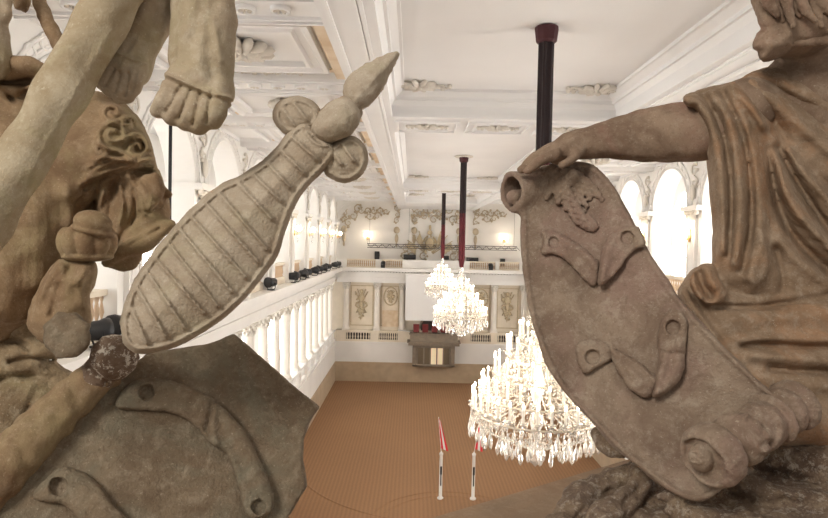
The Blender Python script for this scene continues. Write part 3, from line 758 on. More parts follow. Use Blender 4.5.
# ================================================================ CHANDELIERS
def make_chandelier(loc, label):
    t = empty('crystal_chandelier', loc, label, 'chandelier', 'crystal chandeliers hanging down the hall')
    ht = ZC - loc[2] - 0.0
    # fluted velvet sleeve up to the ceiling: candle glow painted below, shade above
    nn = 24; zm = ht * 0.5
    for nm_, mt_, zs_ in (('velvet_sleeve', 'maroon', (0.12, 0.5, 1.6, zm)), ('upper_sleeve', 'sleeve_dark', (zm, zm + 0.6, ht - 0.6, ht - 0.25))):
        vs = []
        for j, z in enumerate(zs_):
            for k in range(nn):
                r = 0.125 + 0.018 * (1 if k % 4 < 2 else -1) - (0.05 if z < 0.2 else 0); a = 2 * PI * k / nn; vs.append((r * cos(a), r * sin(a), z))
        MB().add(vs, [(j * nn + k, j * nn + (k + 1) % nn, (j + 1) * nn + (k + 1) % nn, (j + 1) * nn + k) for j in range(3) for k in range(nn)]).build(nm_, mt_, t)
    MB().lathe([(0.15, ht - 0.28), (0.19, ht - 0.24), (0.215, ht - 0.03), (0.21, ht)], n=12, smooth=False).build('sleeve_collar', 'maroon_dark', t)
    # stem
    MB().lathe([(0.04, 0.15), (0.09, 0.05), (0.05, -0.1), (0.12, -0.3), (0.05, -0.5), (0.1, -0.9), (0.05, -1.2), (0.16, -1.6), (0.07, -1.9), (0.12, -2.3), (0.03, -2.6)], n=12).build('stem', 'crystal', t)
    fin = MB().lathe([(0.02, -2.62), (0.06, -2.68), (0.03, -2.74), (0.12, -2.9), (0.13, -2.96), (0.05, -3.04), (0.01, -3.08)], n=12); fin.build('bottom_finial', 'crystal', t)
    TI = [(-0.72, 0.34, 8), (-1.0, 0.56, 14), (-1.35, 0.78, 20), (-1.7, 1.0, 26), (-1.98, 1.17, 32)]
    c0 = None; arms = MB()
    for ti, (z, r, n) in enumerate(TI):
        MB().tube([(r * .97 * cos(k * PI / 24), r * .97 * sin(k * PI / 24), z - 0.1) for k in range(49)], 0.018, 5).build('ring', 'pale_brass', t)
        for k in range(n):
            a = 2 * PI * (k + 0.5 * (ti % 2)) / n
            arms.tube([(r * .45 * cos(a), r * .45 * sin(a), z - 0.02), (r * .75 * cos(a), r * .75 * sin(a), z - 0.17), (r * cos(a), r * sin(a), z)], 0.012, 4)
            if c0 is None:
                c0 = MB().lathe([(0.022, 0.0), (0.022, 0.24), (0.016, 0.25)], n=8).build('candle', 'candle', t)
                fl = MB().ell((0, 0, 0.285), (0.02, 0.02, 0.045), None, 6, 5).build('flame_bulb', 'flame', c0)
                pn = MB().lathe([(0.02, -0.05), (0.045, -0.02), (0.075, 0.01), (0.08, 0.02), (0.03, 0.02)], n=10).build('drip_pan', 'crystal', c0)
                c_ = c0
            else:
                c_ = copy_tree(c0, t); KIDS[t.name].append(c_)
            c_.location = (r * cos(a), r * sin(a), z)
    arms.build('arms', 'crystal', t)
    # large drops hanging below the widest ring
    p0 = None
    for rr, zz, n in ((1.2, -2.2, 40), (0.98, -2.36, 32), (0.62, -2.52, 22)):
        for k in range(n):
            a = 2 * PI * (k + 0.3) / n; q = zz - 0.04 * (k % 3)
            if p0 is None:
                p0 = MB().lathe([(0.004, 0.0), (0.01, -0.05), (0.03, -0.1), (0.042, -0.17), (0.03, -0.24), (0.004, -0.28)], n=6, smooth=False).build('pendant_drop', 'crystal', t); c_ = p0
            else: c_ = p0.copy(); COL.objects.link(c_); adopt(c_, t)
            c_.location = (rr * cos(a), rr * sin(a), q); c_.rotation_euler = (0, 0, a)
    # bead strings and small prisms, far too many to count
    bd = MB(); rnd = random.Random(5)
    for ti, (z, r, n) in enumerate(TI):
        m = int(r * 62)
        for k in range(m):
            a = 2 * PI * k / m; rr = r * (1 + 0.02 * (k % 2))
            for q in range(3): bd.octa((rr * cos(a), rr * sin(a), z - 0.09 - 0.085 * q - 0.03 * (k % 2)), 0.014 + 0.004 * (q == 2), 0.036)
        z1, r1 = (TI[ti + 1][0], TI[ti + 1][1]) if ti < 4 else (-2.3, 1.15)
        for k in range(n):
            a = 2 * PI * (k + 0.5 * (ti % 2)) / n
            for q in range(8):
                u = q / 7; b2 = a + u * 2 * PI / n
                bd.octa((r * cos(b2), r * sin(b2), z + 0.0 - 0.28 * (u * (1 - u)) * 2), 0.015, 0.022)
    for r0, z0, r1, z1, n, m in ((1.2, -2.1, 0.95, -2.36, 60, 6), (0.98, -2.3, 0.6, -2.52, 46, 6), (0.62, -2.48, 0.1, -2.68, 30, 8), (0.12, -0.02, 0.22, -0.35, 14, 6), (0.22, -0.35, 0.1, -0.55, 14, 5), (0.1, -0.55, 0.34, -0.8, 16, 6), (0.34, -0.8, 0.56, -1.05, 24, 5), (0.56, -1.05, 0.8, -1.4, 32, 7), (0.8, -1.4, 1.0, -1.75, 40, 7)):
        for k in range(n):
            a = 2 * PI * k / n
            for q in range(m):
                u = (q + 0.5) / m; sag = 0.08 * u * (1 - u) * 4
                r = r0 + (r1 - r0) * u - sag * 0.4; bd.octa((r * cos(a), r * sin(a), z0 + (z1 - z0) * u - sag), 0.016, 0.024)
    bd.build('crystal_bead_strings', 'crystal', t, kind='stuff')
    for k in range(6):
        z, r, e = ((-0.55, 0.0, 20), (-1.2, 0.5, 45), (-1.2, -0.5, 45), (-1.62, 0.0, 60), (-1.75, 0.85, 50), (-1.75, -0.85, 50))[k]
        ld = bpy.data.lights.new('candle_light', 'POINT'); ld.energy = e * 0.6; ld.color = (1, 0.80, 0.58); ld.shadow_soft_size = 0.3
        lo = bpy.data.objects.new('candle_light', ld); COL.objects.link(lo); lo.parent = t; lo.location = (r, -0.4 if r else 0, z); KIDS.setdefault(t.name, []).append(lo)
    return t
ZN, ZO = 12.15, 11.94
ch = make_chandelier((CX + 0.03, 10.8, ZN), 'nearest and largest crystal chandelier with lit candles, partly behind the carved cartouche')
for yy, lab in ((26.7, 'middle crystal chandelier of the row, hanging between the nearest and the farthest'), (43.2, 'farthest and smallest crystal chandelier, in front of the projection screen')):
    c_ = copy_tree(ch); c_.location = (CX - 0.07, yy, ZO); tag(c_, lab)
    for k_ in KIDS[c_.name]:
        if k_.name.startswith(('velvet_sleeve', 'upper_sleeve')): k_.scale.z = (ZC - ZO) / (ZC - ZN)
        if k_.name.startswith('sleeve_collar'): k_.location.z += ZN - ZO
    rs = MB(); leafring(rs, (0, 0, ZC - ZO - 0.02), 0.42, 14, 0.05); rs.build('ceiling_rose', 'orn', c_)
# ================================================================ FOREGROUND STONE CARVINGS
import openvdb as vdb
IW, IH, IO = 1100, 800, 140        # 2-D working canvas with a margin around the picture frame
_gy, _gx = np.mgrid[0:IH, 0:IW].astype(np.float32)
_gx -= IO; _gy -= IO

def V(px, py, z): return np.array([(px - 414) / F * z, -(py - 259) / F * z, z], dtype=np.float64)

def segdist(px, py, a, b):
    ax, ay = a; bx, by = b; dx, dy = bx - ax, by - ay
    L = dx * dx + dy * dy + 1e-9
    t = np.clip(((px - ax) * dx + (py - ay) * dy) / L, 0, 1)
    return np.hypot(px - ax - t * dx, py - ay - t * dy)

def smooth_pts(pts, it=2, closed=True):
    p = [tuple(map(float, q)) for q in pts]
    for _ in range(it):
        o = []; n = len(p)
        for i in range(n if closed else n - 1):
            a, b = p[i], p[(i + 1) % n]
            o += [(a[0] * .75 + b[0] * .25, a[1] * .75 + b[1] * .25), (a[0] * .25 + b[0] * .75, a[1] * .25 + b[1] * .75)]
        p = ([p[0]] + o + [p[-1]]) if not closed else o
    return p

def poly2d(pts):
    """signed distance (pixels, negative inside) on the working canvas"""
    d = np.full(_gx.shape, 1e9, np.float32); ins = np.zeros(_gx.shape, bool); n = len(pts)
    for i in range(n):
        a, b = pts[i], pts[(i + 1) % n]
        d = np.minimum(d, segdist(_gx, _gy, a, b))
        if a[1] != b[1]:
            c = ((a[1] > _gy) != (b[1] > _gy)) & (_gx < (b[0] - a[0]) * (_gy - a[1]) / (b[1] - a[1]) + a[0])
            ins ^= c
    return np.where(ins, -d, d)

def line2d(pts):
    d = np.full(_gx.shape, 1e9, np.float32)
    for a, b in zip(pts[:-1], pts[1:]): d = np.minimum(d, segdist(_gx, _gy, a, b))
    return d

def strokes(lst):
    """relief map in metres; each stroke: (points, half width px, height m, [profile]) + raises, - cuts"""
    h = np.zeros(_gx.shape, np.float32)
    for s in lst:
        pts, w, a = s[:3]
        pts = smooth_pts(pts, 2, False) if len(pts) > 2 else pts
        xs = [p[0] for p in pts]; ys = [p[1] for p in pts]
        x0 = max(0, int(min(xs) - 3 * w) + IO); x1 = min(IW, int(max(xs) + 3 * w) + IO + 1)
        y0 = max(0, int(min(ys) - 3 * w) + IO); y1 = min(IH, int(max(ys) + 3 * w) + IO + 1)
        if x1 <= x0 or y1 <= y0: continue
        gx, gy = _gx[y0:y1, x0:x1], _gy[y0:y1, x0:x1]
        d = np.full(gx.shape, 1e9, np.float32)
        for p, q in zip(pts[:-1], pts[1:]): d = np.minimum(d, segdist(gx, gy, p, q))
        h[y0:y1, x0:x1] += a * np.exp(-(d / w) ** 2)
    return h

def plane(p1, p2, p3):
    """depth as a plane through three (px, py, z) points (a plane in perspective: 1/z is linear in pixels)"""
    A = np.array([[p[0], p[1], 1] for p in (p1, p2, p3)], float); c = np.linalg.solve(A, [1 / p[2] for p in (p1, p2, p3)])
    return (1 / (c[0] * _gx + c[1] * _gy + c[2])).astype(np.float32)

class Sculpt:
    def __init__(s, box, vox=0.006):
        """box = px0, px1, py0, py1, z0, z1"""
        px0, px1, py0, py1, z0, z1 = box; s.vox = vox
        c = np.array([V(x, y, z) for x in (px0, px1) for y in (py0, py1) for z in (z0, z1)])
        s.lo = c.min(0); hi = c.max(0); s.n = np.ceil((hi - s.lo) / vox).astype(int) + 1
        ax = [(s.lo[i] + vox * np.arange(s.n[i])).astype(np.float32) for i in range(3)]
        s.X, s.Y, s.Z = ax[0][:, None, None], ax[1][None, :, None], ax[2][None, None, :]
        s.Fd = np.full(s.n, 0.5, np.float32)
        zz = np.maximum(s.Z, 0.3)
        s.ix = np.clip(np.rint(s.X / zz * F + 414 + IO), 0, IW - 1).astype(np.int32) + np.zeros((1, s.n[1], 1), np.int32)
        s.iy = np.clip(np.rint(-s.Y / zz * F + 259 + IO), 0, IH - 1).astype(np.int32) + np.zeros((s.n[0], 1, 1), np.int32)
    def samp(s, img): return img[s.iy, s.ix]
    def join(s, d, k=0.0, sl=None):
        A = s.Fd if sl is None else s.Fd[sl]
        if k > 0:
            h = np.clip(0.5 + 0.5 * (A - d) / k, 0, 1); r = A * (1 - h) + d * h - k * h * (1 - h)
        else: r = np.minimum(A, d)
        if sl is None: s.Fd = r.astype(np.float32)
        else: s.Fd[sl] = r
    def cut(s, d, k=0.0):
        if k > 0:
            d = -d; h = np.clip(0.5 - 0.5 * (s.Fd - d) / k, 0, 1); s.Fd = (s.Fd * (1 - h) + d * h + k * h * (1 - h)).astype(np.float32)
        else: s.Fd = np.maximum(s.Fd, -d).astype(np.float32)
    def slab(s, pts, z0, T, r, k=0.0, relief=None, smooth=2, cutout=False, poly=None):
        """outline with real thickness 2T about the depth surface z0, edges rounded by r; relief raises the near face"""
        sd = poly if poly is not None else poly2d(smooth_pts(pts, smooth) if smooth else pts)
        zc = s.samp(z0) if isinstance(z0, np.ndarray) else z0
        sd = s.samp(sd) * s.Z / F
        dz = s.Z - zc
        if relief is not None: rl = s.samp(relief); dz = np.where(dz < 0, dz + rl, dz)
        q1 = sd + r; q2 = np.abs(dz) - T + r
        d = np.sqrt(np.maximum(q1, 0) ** 2 + np.maximum(q2, 0) ** 2) + np.minimum(np.maximum(q1, q2), 0) - r
        (s.cut if cutout else s.join)(d, k)
    def _sl(s, pts, r):
        pts = np.array(pts); lo = np.clip(np.floor((pts.min(0) - r - s.lo) / s.vox).astype(int), 0, s.n - 1); hi = np.clip(np.ceil((pts.max(0) + r - s.lo) / s.vox).astype(int) + 1, 1, s.n)
        return tuple(slice(lo[i], max(hi[i], lo[i] + 1)) for i in range(3))
    def tube(s, pts, rad, k=0.0, sm=1, flatz=1.0):
        P = [np.array(p, float) for p in pts]; R = list(rad) if hasattr(rad, '__len__') else [rad] * len(P)
        for _ in range(sm if len(P) > 2 else 0):
            o = [P[0]]; ro = [R[0]]
            for i in range(len(P) - 1):
                o += [P[i] * .75 + P[i + 1] * .25, P[i] * .25 + P[i + 1] * .75]; ro += [R[i] * .75 + R[i + 1] * .25, R[i] * .25 + R[i + 1] * .75]
            o.append(P[-1]); ro.append(R[-1]); P, R = o, ro
        sl = s._sl(P, max(R) + 3 * k + 0.03)
        X, Y, Z = s.X[sl[0]], s.Y[:, sl[1]], s.Z[:, :, sl[2]]
        D = None
        for i in range(len(P) - 1):
            a, b = P[i], P[i + 1]; v = b - a; L = v @ v + 1e-12
            t = np.clip(((X - a[0]) * v[0] + (Y - a[1]) * v[1] + (Z - a[2]) * v[2]) / L, 0, 1)
            d = np.sqrt((X - a[0] - t * v[0]) ** 2 + (Y - a[1] - t * v[1]) ** 2 + ((Z - a[2] - t * v[2]) / flatz) ** 2) - (R[i] + (R[i + 1] - R[i]) * t)
            D = d if D is None else np.minimum(D, d)
        s.join(D, k, sl)
    def ell(s, c, r, k=0.0, rot=None, cutout=False):
        c = np.array(c, float); r = np.array(r, float)
        if cutout: sl = tuple([slice(None)] * 3)
        else: sl = s._sl([c], max(r) + 3 * k + 0.03)
        X, Y, Z = s.X[sl[0]] - c[0], s.Y[:, sl[1]] - c[1], s.Z[:, :, sl[2]] - c[2]
        if rot is not None:
            R = np.array(rot); X, Y, Z = R[0, 0] * X + R[1, 0] * Y + R[2, 0] * Z, R[0, 1] * X + R[1, 1] * Y + R[2, 1] * Z, R[0, 2] * X + R[1, 2] * Y + R[2, 2] * Z
        k0 = np.sqrt((X / r[0]) ** 2 + (Y / r[1]) ** 2 + (Z / r[2]) ** 2); k1 = np.sqrt((X / r[0] ** 2) ** 2 + (Y / r[1] ** 2) ** 2 + (Z / r[2] ** 2) ** 2) + 1e-9
        d = k0 * (k0 - 1) / k1
        if cutout: s.cut(d, k)
        else: s.join(d, k, sl)
    def cyl(s, a, b, prof, k=0.0, cutout=False):
        """turned form: prof(t, along) -> radius, between a and b"""
        a = np.array(a, float); b = np.array(b, float); v = b - a; L = np.linalg.norm(v); v = v / L
        t = (s.X - a[0]) * v[0] + (s.Y - a[1]) * v[1] + (s.Z - a[2]) * v[2]
        rr = np.sqrt(np.maximum((s.X - a[0]) ** 2 + (s.Y - a[1]) ** 2 + (s.Z - a[2]) ** 2 - t * t, 0))
        d = np.maximum(rr - prof(np.clip(t / L, 0, 1)), np.abs(t - L / 2) - L / 2)
        (s.cut if cutout else s.join)(d, k)
    def relief(s, h): s.Fd -= s.samp(h)
    def lumps(s, amp, scale, seed=0):
        """chisel unevenness: low frequency wobble"""
        f = 2 * PI / scale; rnd = np.random.RandomState(seed)
        n = 0
        for i in range(3):
            a = rnd.randn(3); a /= np.linalg.norm(a); n = n + np.sin(f * (a[0] * s.X + a[1] * s.Y + a[2] * s.Z) + rnd.rand() * 6) * np.sin(f * 1.7 * (a[1] * s.X - a[0] * s.Y + a[2] * s.Z) + rnd.rand() * 6)
        s.Fd = (s.Fd + amp * n / 2).astype(np.float32)
    def build(s, name, m, parent=None, origin=None, **kw):
        Fd = np.clip(s.Fd, -0.06, 0.06)
        for i in range(3):
            sl = [slice(None)] * 3
            for e in (0, -1): sl[i] = e; Fd[tuple(sl)] = 0.06
        Fd = np.maximum(Fd, -0.06)
        g = vdb.FloatGrid(0.06); g.copyFromArray(np.ascontiguousarray(Fd))
        pts, tris, quads = g.convertToPolygons(isovalue=0.0, adaptivity=0.0)
        if len(pts) == 0: print('EMPTY SCULPT', name); return None
        pts = np.array(pts, float) * s.vox + s.lo
        R = np.array([list(r) for r in CM]); pw = np.stack([pts[:, 0], pts[:, 1], -pts[:, 2]], 1) @ R.T + np.array([0, 0, CAMZ])
        o0 = np.array(origin if origin is not None else (0, 0, 0), float)
        pw -= o0
        quads = np.array(quads).reshape(-1, 4); tris = np.array(tris).reshape(-1, 3)
        # orientation check by signed volume
        q = pw[quads[:, :3]]; vol = np.einsum('ij,ij->i', q[:, 0], np.cross(q[:, 1], q[:, 2])).sum() if len(quads) else 1
        if vol < 0: quads = quads[:, ::-1]; tris = tris[:, ::-1]
        me = bpy.data.meshes.new(name); nq, nt_ = len(quads), len(tris)
        me.vertices.add(len(pw)); me.vertices.foreach_set('co', pw.astype(np.float32).ravel())
        me.loops.add(nq * 4 + nt_ * 3); me.loops.foreach_set('vertex_index', np.concatenate([quads.ravel(), tris.ravel()]).astype(np.int32))
        me.polygons.add(nq + nt_); me.polygons.foreach_set('loop_start', np.concatenate([np.arange(nq) * 4, nq * 4 + np.arange(nt_) * 3]).astype(np.int32))
        me.polygons.foreach_set('use_smooth', np.ones(nq + nt_, bool))
        me.update(calc_edges=True); me.validate()
        me.materials.append(M[m])
        o = bpy.data.objects.new(name, me); COL.objects.link(o)
        if parent: adopt(o, parent)
        elif origin is not None: o.location = origin
        tag(o, kw.get('label'), kw.get('cat'), kw.get('group'), kw.get('kind'))
        return o

def WP(px, py, z):
    p = V(px, py, z); return tuple(CM @ Vector((p[0], p[1], -p[2])) + Vector((0, 0, CAMZ)))

M['st_quiver'] = stone('stone_grey_tan', (0.410, 0.339, 0.256), (0.294, 0.224, 0.154), (0.538, 0.467, 0.371), (0.384, 0.333, 0.224), 0.35, seed=3, bump=0.004)
M['st_pole'] = stone('stone_pale_olive', (0.402, 0.333, 0.230), (0.287, 0.213, 0.121), (0.529, 0.460, 0.345), (0.322, 0.287, 0.144), 0.3, seed=7)
M['st_leg'] = stone('stone_warm_grey', (0.392, 0.314, 0.224), (0.269, 0.196, 0.123), (0.515, 0.448, 0.347), (0.336, 0.280, 0.168), 0.3, seed=9)
M['st_brown'] = stone('stone_ochre_brown', (0.27, 0.18, 0.10), (0.16, 0.095, 0.05), (0.38, 0.29, 0.19), (0.27, 0.21, 0.11), 0.35, seed=11)
M['st_rough'] = stone('stone_tan_rockwork', (0.30, 0.22, 0.13), (0.15, 0.10, 0.055), (0.44, 0.37, 0.26), (0.26, 0.21, 0.11), 0.5, seed=41, bump=0.005)
M['st_plaque'] = stone('stone_olive_brown', (0.20, 0.148, 0.095), (0.12, 0.08, 0.048), (0.36, 0.29, 0.21), (0.165, 0.15, 0.105), 0.55, seed=5, bump=0.005)
M['st_ball'] = stone('stone_brown_flaked', (0.20, 0.135, 0.09), (0.10, 0.06, 0.04), (0.3, 0.23, 0.17), (0.2, 0.13, 0.09), 0.5, flakes=0.9, seed=5)
M['st_figure'] = stone('stone_rosy_brown', (0.263, 0.184, 0.126), (0.142, 0.089, 0.058), (0.357, 0.284, 0.210), (0.252, 0.137, 0.100), 0.45, seed=13)
M['st_drape'] = stone('stone_drapery', (0.275, 0.193, 0.127), (0.165, 0.105, 0.061), (0.396, 0.325, 0.248), (0.319, 0.171, 0.088), 0.5, seed=17)
M['st_cart'] = stone('stone_mauve_brown', (0.274, 0.204, 0.146), (0.162, 0.106, 0.073), (0.414, 0.347, 0.269), (0.26, 0.168, 0.132), 0.5, seed=23, bump=0.004)
M['st_rock'] = stone('stone_dark_rock', (0.20, 0.14, 0.09), (0.075, 0.045, 0.03), (0.36, 0.28, 0.19), (0.17, 0.12, 0.09), 0.6, flakes=0.25, seed=29, bump=0.006)
M['st_parapet'] = stone('stone_parapet', (0.30, 0.205, 0.13), (0.22, 0.14, 0.085), (0.36, 0.27, 0.19), (0.24, 0.17, 0.11), 0.3, seed=31)

# parapet that carries the statues (real slab, its far edge seen bottom right)
h_ = 12.3
a_ = MB(); P = [(-2.6, -0.05), (-0.62, 1.26), (0.1, 1.74), (0.72, 2.16), (2.6, 3.4), (2.6, -0.6), (-2.6, -0.6)]
n = len(P)
a_.add([(x, y, z) for z in (h_ - 0.3, h_) for x, y in P], [tuple(range(n)), tuple(range(2 * n - 1, n - 1, -1))] + [(i, n + i, n + (i + 1) % n, (i + 1) % n) for i in range(n)])
pp = a_.build('wall_near_parapet', 'st_parapet', kind='structure')

# ---------------------------------------------------------------- ribbed quiver
q0 = WP(122, 352, 1.3)
t = empty('ribbed_quiver', q0, 'grey carved stone quiver with crosswise ribs, two scrolled lobes and a pointed tip', 'sculpture')
S = Sculpt((112, 348, 110, 362, 1.2, 1.5), 0.0036)
body = [(136, 354), (124, 345), (121, 332), (120, 318), (131, 284), (155, 249), (183, 216), (204, 197), (220, 184), (238, 177), (260, 163), (275, 149), (286, 135), (294, 124), (308, 120), (318, 132), (330, 140), (338, 150), (334, 160), (323, 172), (308, 186), (297, 201), (289, 220), (283, 239), (279, 254), (271, 266), (249, 295), (232, 312), (214, 326), (179, 346), (156, 353)]
zq = plane((125, 345, 1.30), (330, 130, 1.40), (250, 300, 1.33))
lst = [([p, q], 2.0, 0.013) for p, q in (((129, 303), (147, 344)), ((136, 286), (166, 337)), ((146, 270), (185, 328)), ((155, 258), (204, 313)), ((167, 241), (218, 306)), ((178, 227), (232, 292)), ((188, 213), (246, 277)), ((204, 201), (259, 263)), ((219, 193), (267, 249)), ((240, 185), (272, 219)), ((254, 175), (281, 201)), ((268, 164), (290, 187)), ((281, 150), (304, 173)), ((292, 137), (317, 159)))]
lst += [([(302, 122), (308, 136), (318, 145), (330, 146)], 2.4, 0.012)]
bs = smooth_pts(body, 2); sd = poly2d(bs)
rim = (np.clip((sd + 7.5) / 2.0, 0, 1) * 0.015).astype(np.float32)      # raised border
rib = strokes(lst) * np.clip((-sd - 4) / 3, 0, 1) + rim
belly = (np.sqrt(np.clip(-sd / 45, 0, 1)) * 0.05).astype(np.float32)
S.slab(None, zq, 0.045, 0.028, relief=rib + belly, poly=sd)
S.lumps(0.0015, 0.09, 3)
S.build('quiver_body', 'st_quiver', t, q0)
for pts, st, cy in (([(288, 136), (279, 129), (273, 121), (273, 108), (282, 99), (297, 95), (312, 100), (323, 112), (318, 126), (304, 134)], [([(283, 110), (296, 128)], 2.0, 0.011), ([(294, 103), (308, 122)], 2.0, 0.011)], 116),
    ([(323, 171), (328, 177), (343, 184), (359, 179), (368, 166), (368, 152), (362, 141), (352, 135), (336, 140), (326, 150)], [([(331, 149), (341, 164)], 2.0, 0.011), ([(342, 143), (354, 161)], 2.0, 0.011)], 160)):
    cx = sum(p[0] for p in pts) / len(pts)
    S = Sculpt((cx - 36, cx + 36, cy - 38, cy + 38, 1.24, 1.52), 0.0036)
    sd = poly2d(smooth_pts(pts, 2))
    rl = strokes(st) * np.clip((-sd - 4) / 3, 0, 1) + (np.clip((sd + 7) / 2, 0, 1) * 0.012) + np.sqrt(np.clip(-sd / 24, 0, 1)) * 0.022
    S.slab(None, float(zq[cy + IO, int(cx) + IO]), 0.045, 0.03, relief=rl.astype(np.float32), poly=sd); S.lumps(0.0015, 0.07, 4)
    S.build('scroll_lobe', 'st_quiver', t, q0)
S = Sculpt((305, 410, 40, 150, 1.2, 1.62), 0.0048)
S.slab([(310, 126), (322, 108), (334, 99), (348, 96), (361, 110), (359, 126), (348, 138), (328, 144), (313, 136)], 1.36, 0.075, 0.05); S.tube([V(345, 100, 1.39), V(358, 113, 1.39)], [0.013, 0.013], 0.006); S.lumps(0.002, 0.05, 2)
S.build('neck_knob', 'st_quiver', t, q0)
S = Sculpt((335, 410, 40, 125, 1.25, 1.6), 0.0042)
S.slab([(349, 106), (343, 98), (343, 84), (352, 72), (373, 60), (396, 50), (400, 54), (391, 73), (379, 96), (368, 107), (357, 112)], plane((345, 100, 1.39), (398, 52, 1.45), (375, 100, 1.41)), 0.044, 0.042, smooth=2)
S.relief(strokes([([(352, 104), (375, 78), (396, 57)], 2.0, 0.003)])); S.lumps(0.002, 0.05, 6)
S.build('pointed_tip', 'st_quiver', t, q0)

# ---------------------------------------------------------------- olive trophy plaque with straps
q0 = WP(150, 560, 1.5)
zp = plane((120, 380, 1.50), (315, 410, 1.62), (150, 520, 1.36))
t = empty('trophy_plaque', q0, 'large olive-brown carved stone plaque with strap reliefs, below the ribbed quiver', 'sculpture')
pl = [(104, 390), (126, 370), (150, 352), (178, 349), (206, 345), (234, 334), (262, 358), (292, 385), (319, 407), (309, 424), (303, 440), (302, 458), (307, 486), (290, 514), (270, 545), (230, 600), (-60, 600), (-60, 560), (-2, 506), (34, 460), (69, 427)]
S = Sculpt((-45, 330, 325, 570, 1.2, 1.72), 0.0055)
sd = poly2d(pl)
S.slab(None, zp, 0.045, 0.016, poly=sd, relief=(np.clip((sd + 5) / 3, 0, 1) * 0.007).astype(np.float32))
S.lumps(0.003, 0.16, 8)
S.build('panel', 'st_plaque', t, q0)
def strap(name, pts, holes, zsurf, T, parent, q0, mt, folds, box, lift=0.012):
    S = Sculpt(box, 0.0042); sd = poly2d(smooth_pts(pts, 1))
    rl = strokes(folds) + (np.clip((sd + 3.0) / 2, 0, 1) * -0.004)
    for hx, hy, hr in holes:
        d = np.hypot(_gx - hx, _gy - hy); rl = rl + np.where(d < hr * 1.3, 0.004 * np.exp(-((d - hr) / 2.5) ** 2), 0) - 0.022 * np.clip((hr - d) / 1.6 + 0.5, 0, 1)
    S.slab(None, zsurf - lift - T * 0.5, T, 0.008, relief=rl.astype(np.float32), poly=sd)
    S.lumps(0.0015, 0.06, 2)
    return S.build(name, mt, parent, q0)
strap('strap', [(114, 405), (119, 394), (128, 384), (141, 378), (166, 379), (193, 388), (214, 398), (218, 405), (212, 418), (209, 434), (214, 446), (205, 438), (196, 426), (184, 418), (170, 412), (142, 410), (119, 410)], [(146.5, 392.6, 7.5)], zp - 0.035, 0.014, t, q0, 'st_plaque', [([(130, 384), (170, 384), (205, 398)], 5, 0.006), ([(212, 405), (206, 430)], 3, -0.008)], (105, 226, 370, 455, 1.2, 1.65))
strap('strap', [(216, 400), (228, 413), (240, 424), (249, 438), (257, 455), (268, 478), (275, 500), (272, 512), (262, 520), (248, 519), (243, 510), (240, 490), (232, 466), (225, 450), (212, 446), (206, 436), (209, 418)], [(258.5, 507, 7)], zp - 0.035, 0.014, t, q0, 'st_plaque', [([(216, 408), (212, 425), (216, 442)], 4, 0.008), ([(228, 418), (246, 450), (262, 488)], 6, 0.008)], (198, 284, 390, 528, 1.2, 1.65), 0.018)
strap('strap', [(30, 497), (43, 481), (60, 466), (80, 470), (98, 482), (110, 500), (124, 514), (136, 530), (140, 560), (104, 560), (84, 530), (74, 514), (64, 503), (44, 503)], [(58.6, 486.6, 9)], zp - 0.035, 0.014, t, q0, 'st_plaque', [([(66, 476), (92, 492), (120, 530)], 8, 0.009)], (20, 150, 458, 560, 1.15, 1.6))

# ---------------------------------------------------------------- baton ending in a ball
q0 = WP(30, 470, 1.36)
t = empty('stone_baton', q0, 'thick brown stone baton lying along the left edge of the strapped plaque', 'sculpture')
S = Sculpt((-70, 130, 360, 560, 1.08, 1.6), 0.0055)
S.tube([V(104, 372, 1.42), V(60, 410, 1.36), V(10, 462, 1.28), V(-60, 535, 1.2)], [0.042, 0.050, 0.056, 0.062], 0)
S.lumps(0.006, 0.09, 5)
S.build('shaft', 'st_brown', t, q0)
S = Sculpt((88, 142, 328, 386, 1.28, 1.52), 0.0042)
S.ell(V(114.5, 357, 1.385), (0.052, 0.053, 0.052)); S.tube([V(97, 376, 1.4), V(108, 364, 1.39)], [0.038, 0.034], 0.01)
S.relief(strokes([([(96, 372), (108, 384)], 2, -0.006)])); S.lumps(0.003, 0.05, 5)
S.build('end_ball', 'st_ball', t, q0)

# ---------------------------------------------------------------- diagonal pole
q0 = WP(-20, 250, 1.12)
S = Sculpt((-90, 190, -70, 330, 0.98, 1.36), 0.0055)
S.tube([V(142, -50, 1.24), V(92, 40, 1.19), V(40, 130, 1.14), V(-12, 222, 1.09), V(-60, 300, 1.05)], [0.050, 0.0475, 0.044, 0.042, 0.041], 0)
S.lumps(0.004, 0.15, 9)
S.relief(strokes([([(112, 30), (60, 120), (10, 215)], 3.5, 0.004), ([(15, 205), (28, 178)], 3, -0.004), ([(8, 232), (16, 216)], 3, -0.004)]))
S.build('diagonal_pole', 'st_pole', None, q0, label='pale olive smooth stone pole crossing the upper left corner diagonally', cat='sculpture')

# ---------------------------------------------------------------- dangling sandalled feet
q0 = WP(180, -60, 1.25)
t = empty('seated_figure', q0, 'warm grey stone figure above the frame, only two hanging feet seen', 'sculpture')
S = Sculpt((92, 246, -60, 138, 1.08, 1.5), 0.0038)
S.tube([V(213, -50, 1.28), V(207, -5, 1.27), V(204, 40, 1.26), V(201, 72, 1.25)], [0.062, 0.055, 0.051, 0.052], 0)
S.tube([V(186, -50, 1.30), V(184, 10, 1.28), V(180, 60, 1.27)], [0.04, 0.026, 0.024], 0.03)
S.tube([V(222, 20, 1.27), V(219, 60, 1.26), V(217, 90, 1.26)], [0.028, 0.028, 0.030], 0.03)
S.ell(V(198, 90, 1.245), (0.070, 0.040, 0.05), 0.03, Matrix.Rotation(-0.32, 3, 'Z'))
toes = [((174, 84), (164, 101), (159, 110)), ((184, 88), (176, 108), (172, 117)), ((195, 92), (190, 113), (186, 122)), ((206, 93), (203, 115), (199, 125)), ((218, 90), (217, 110), (213, 120))]
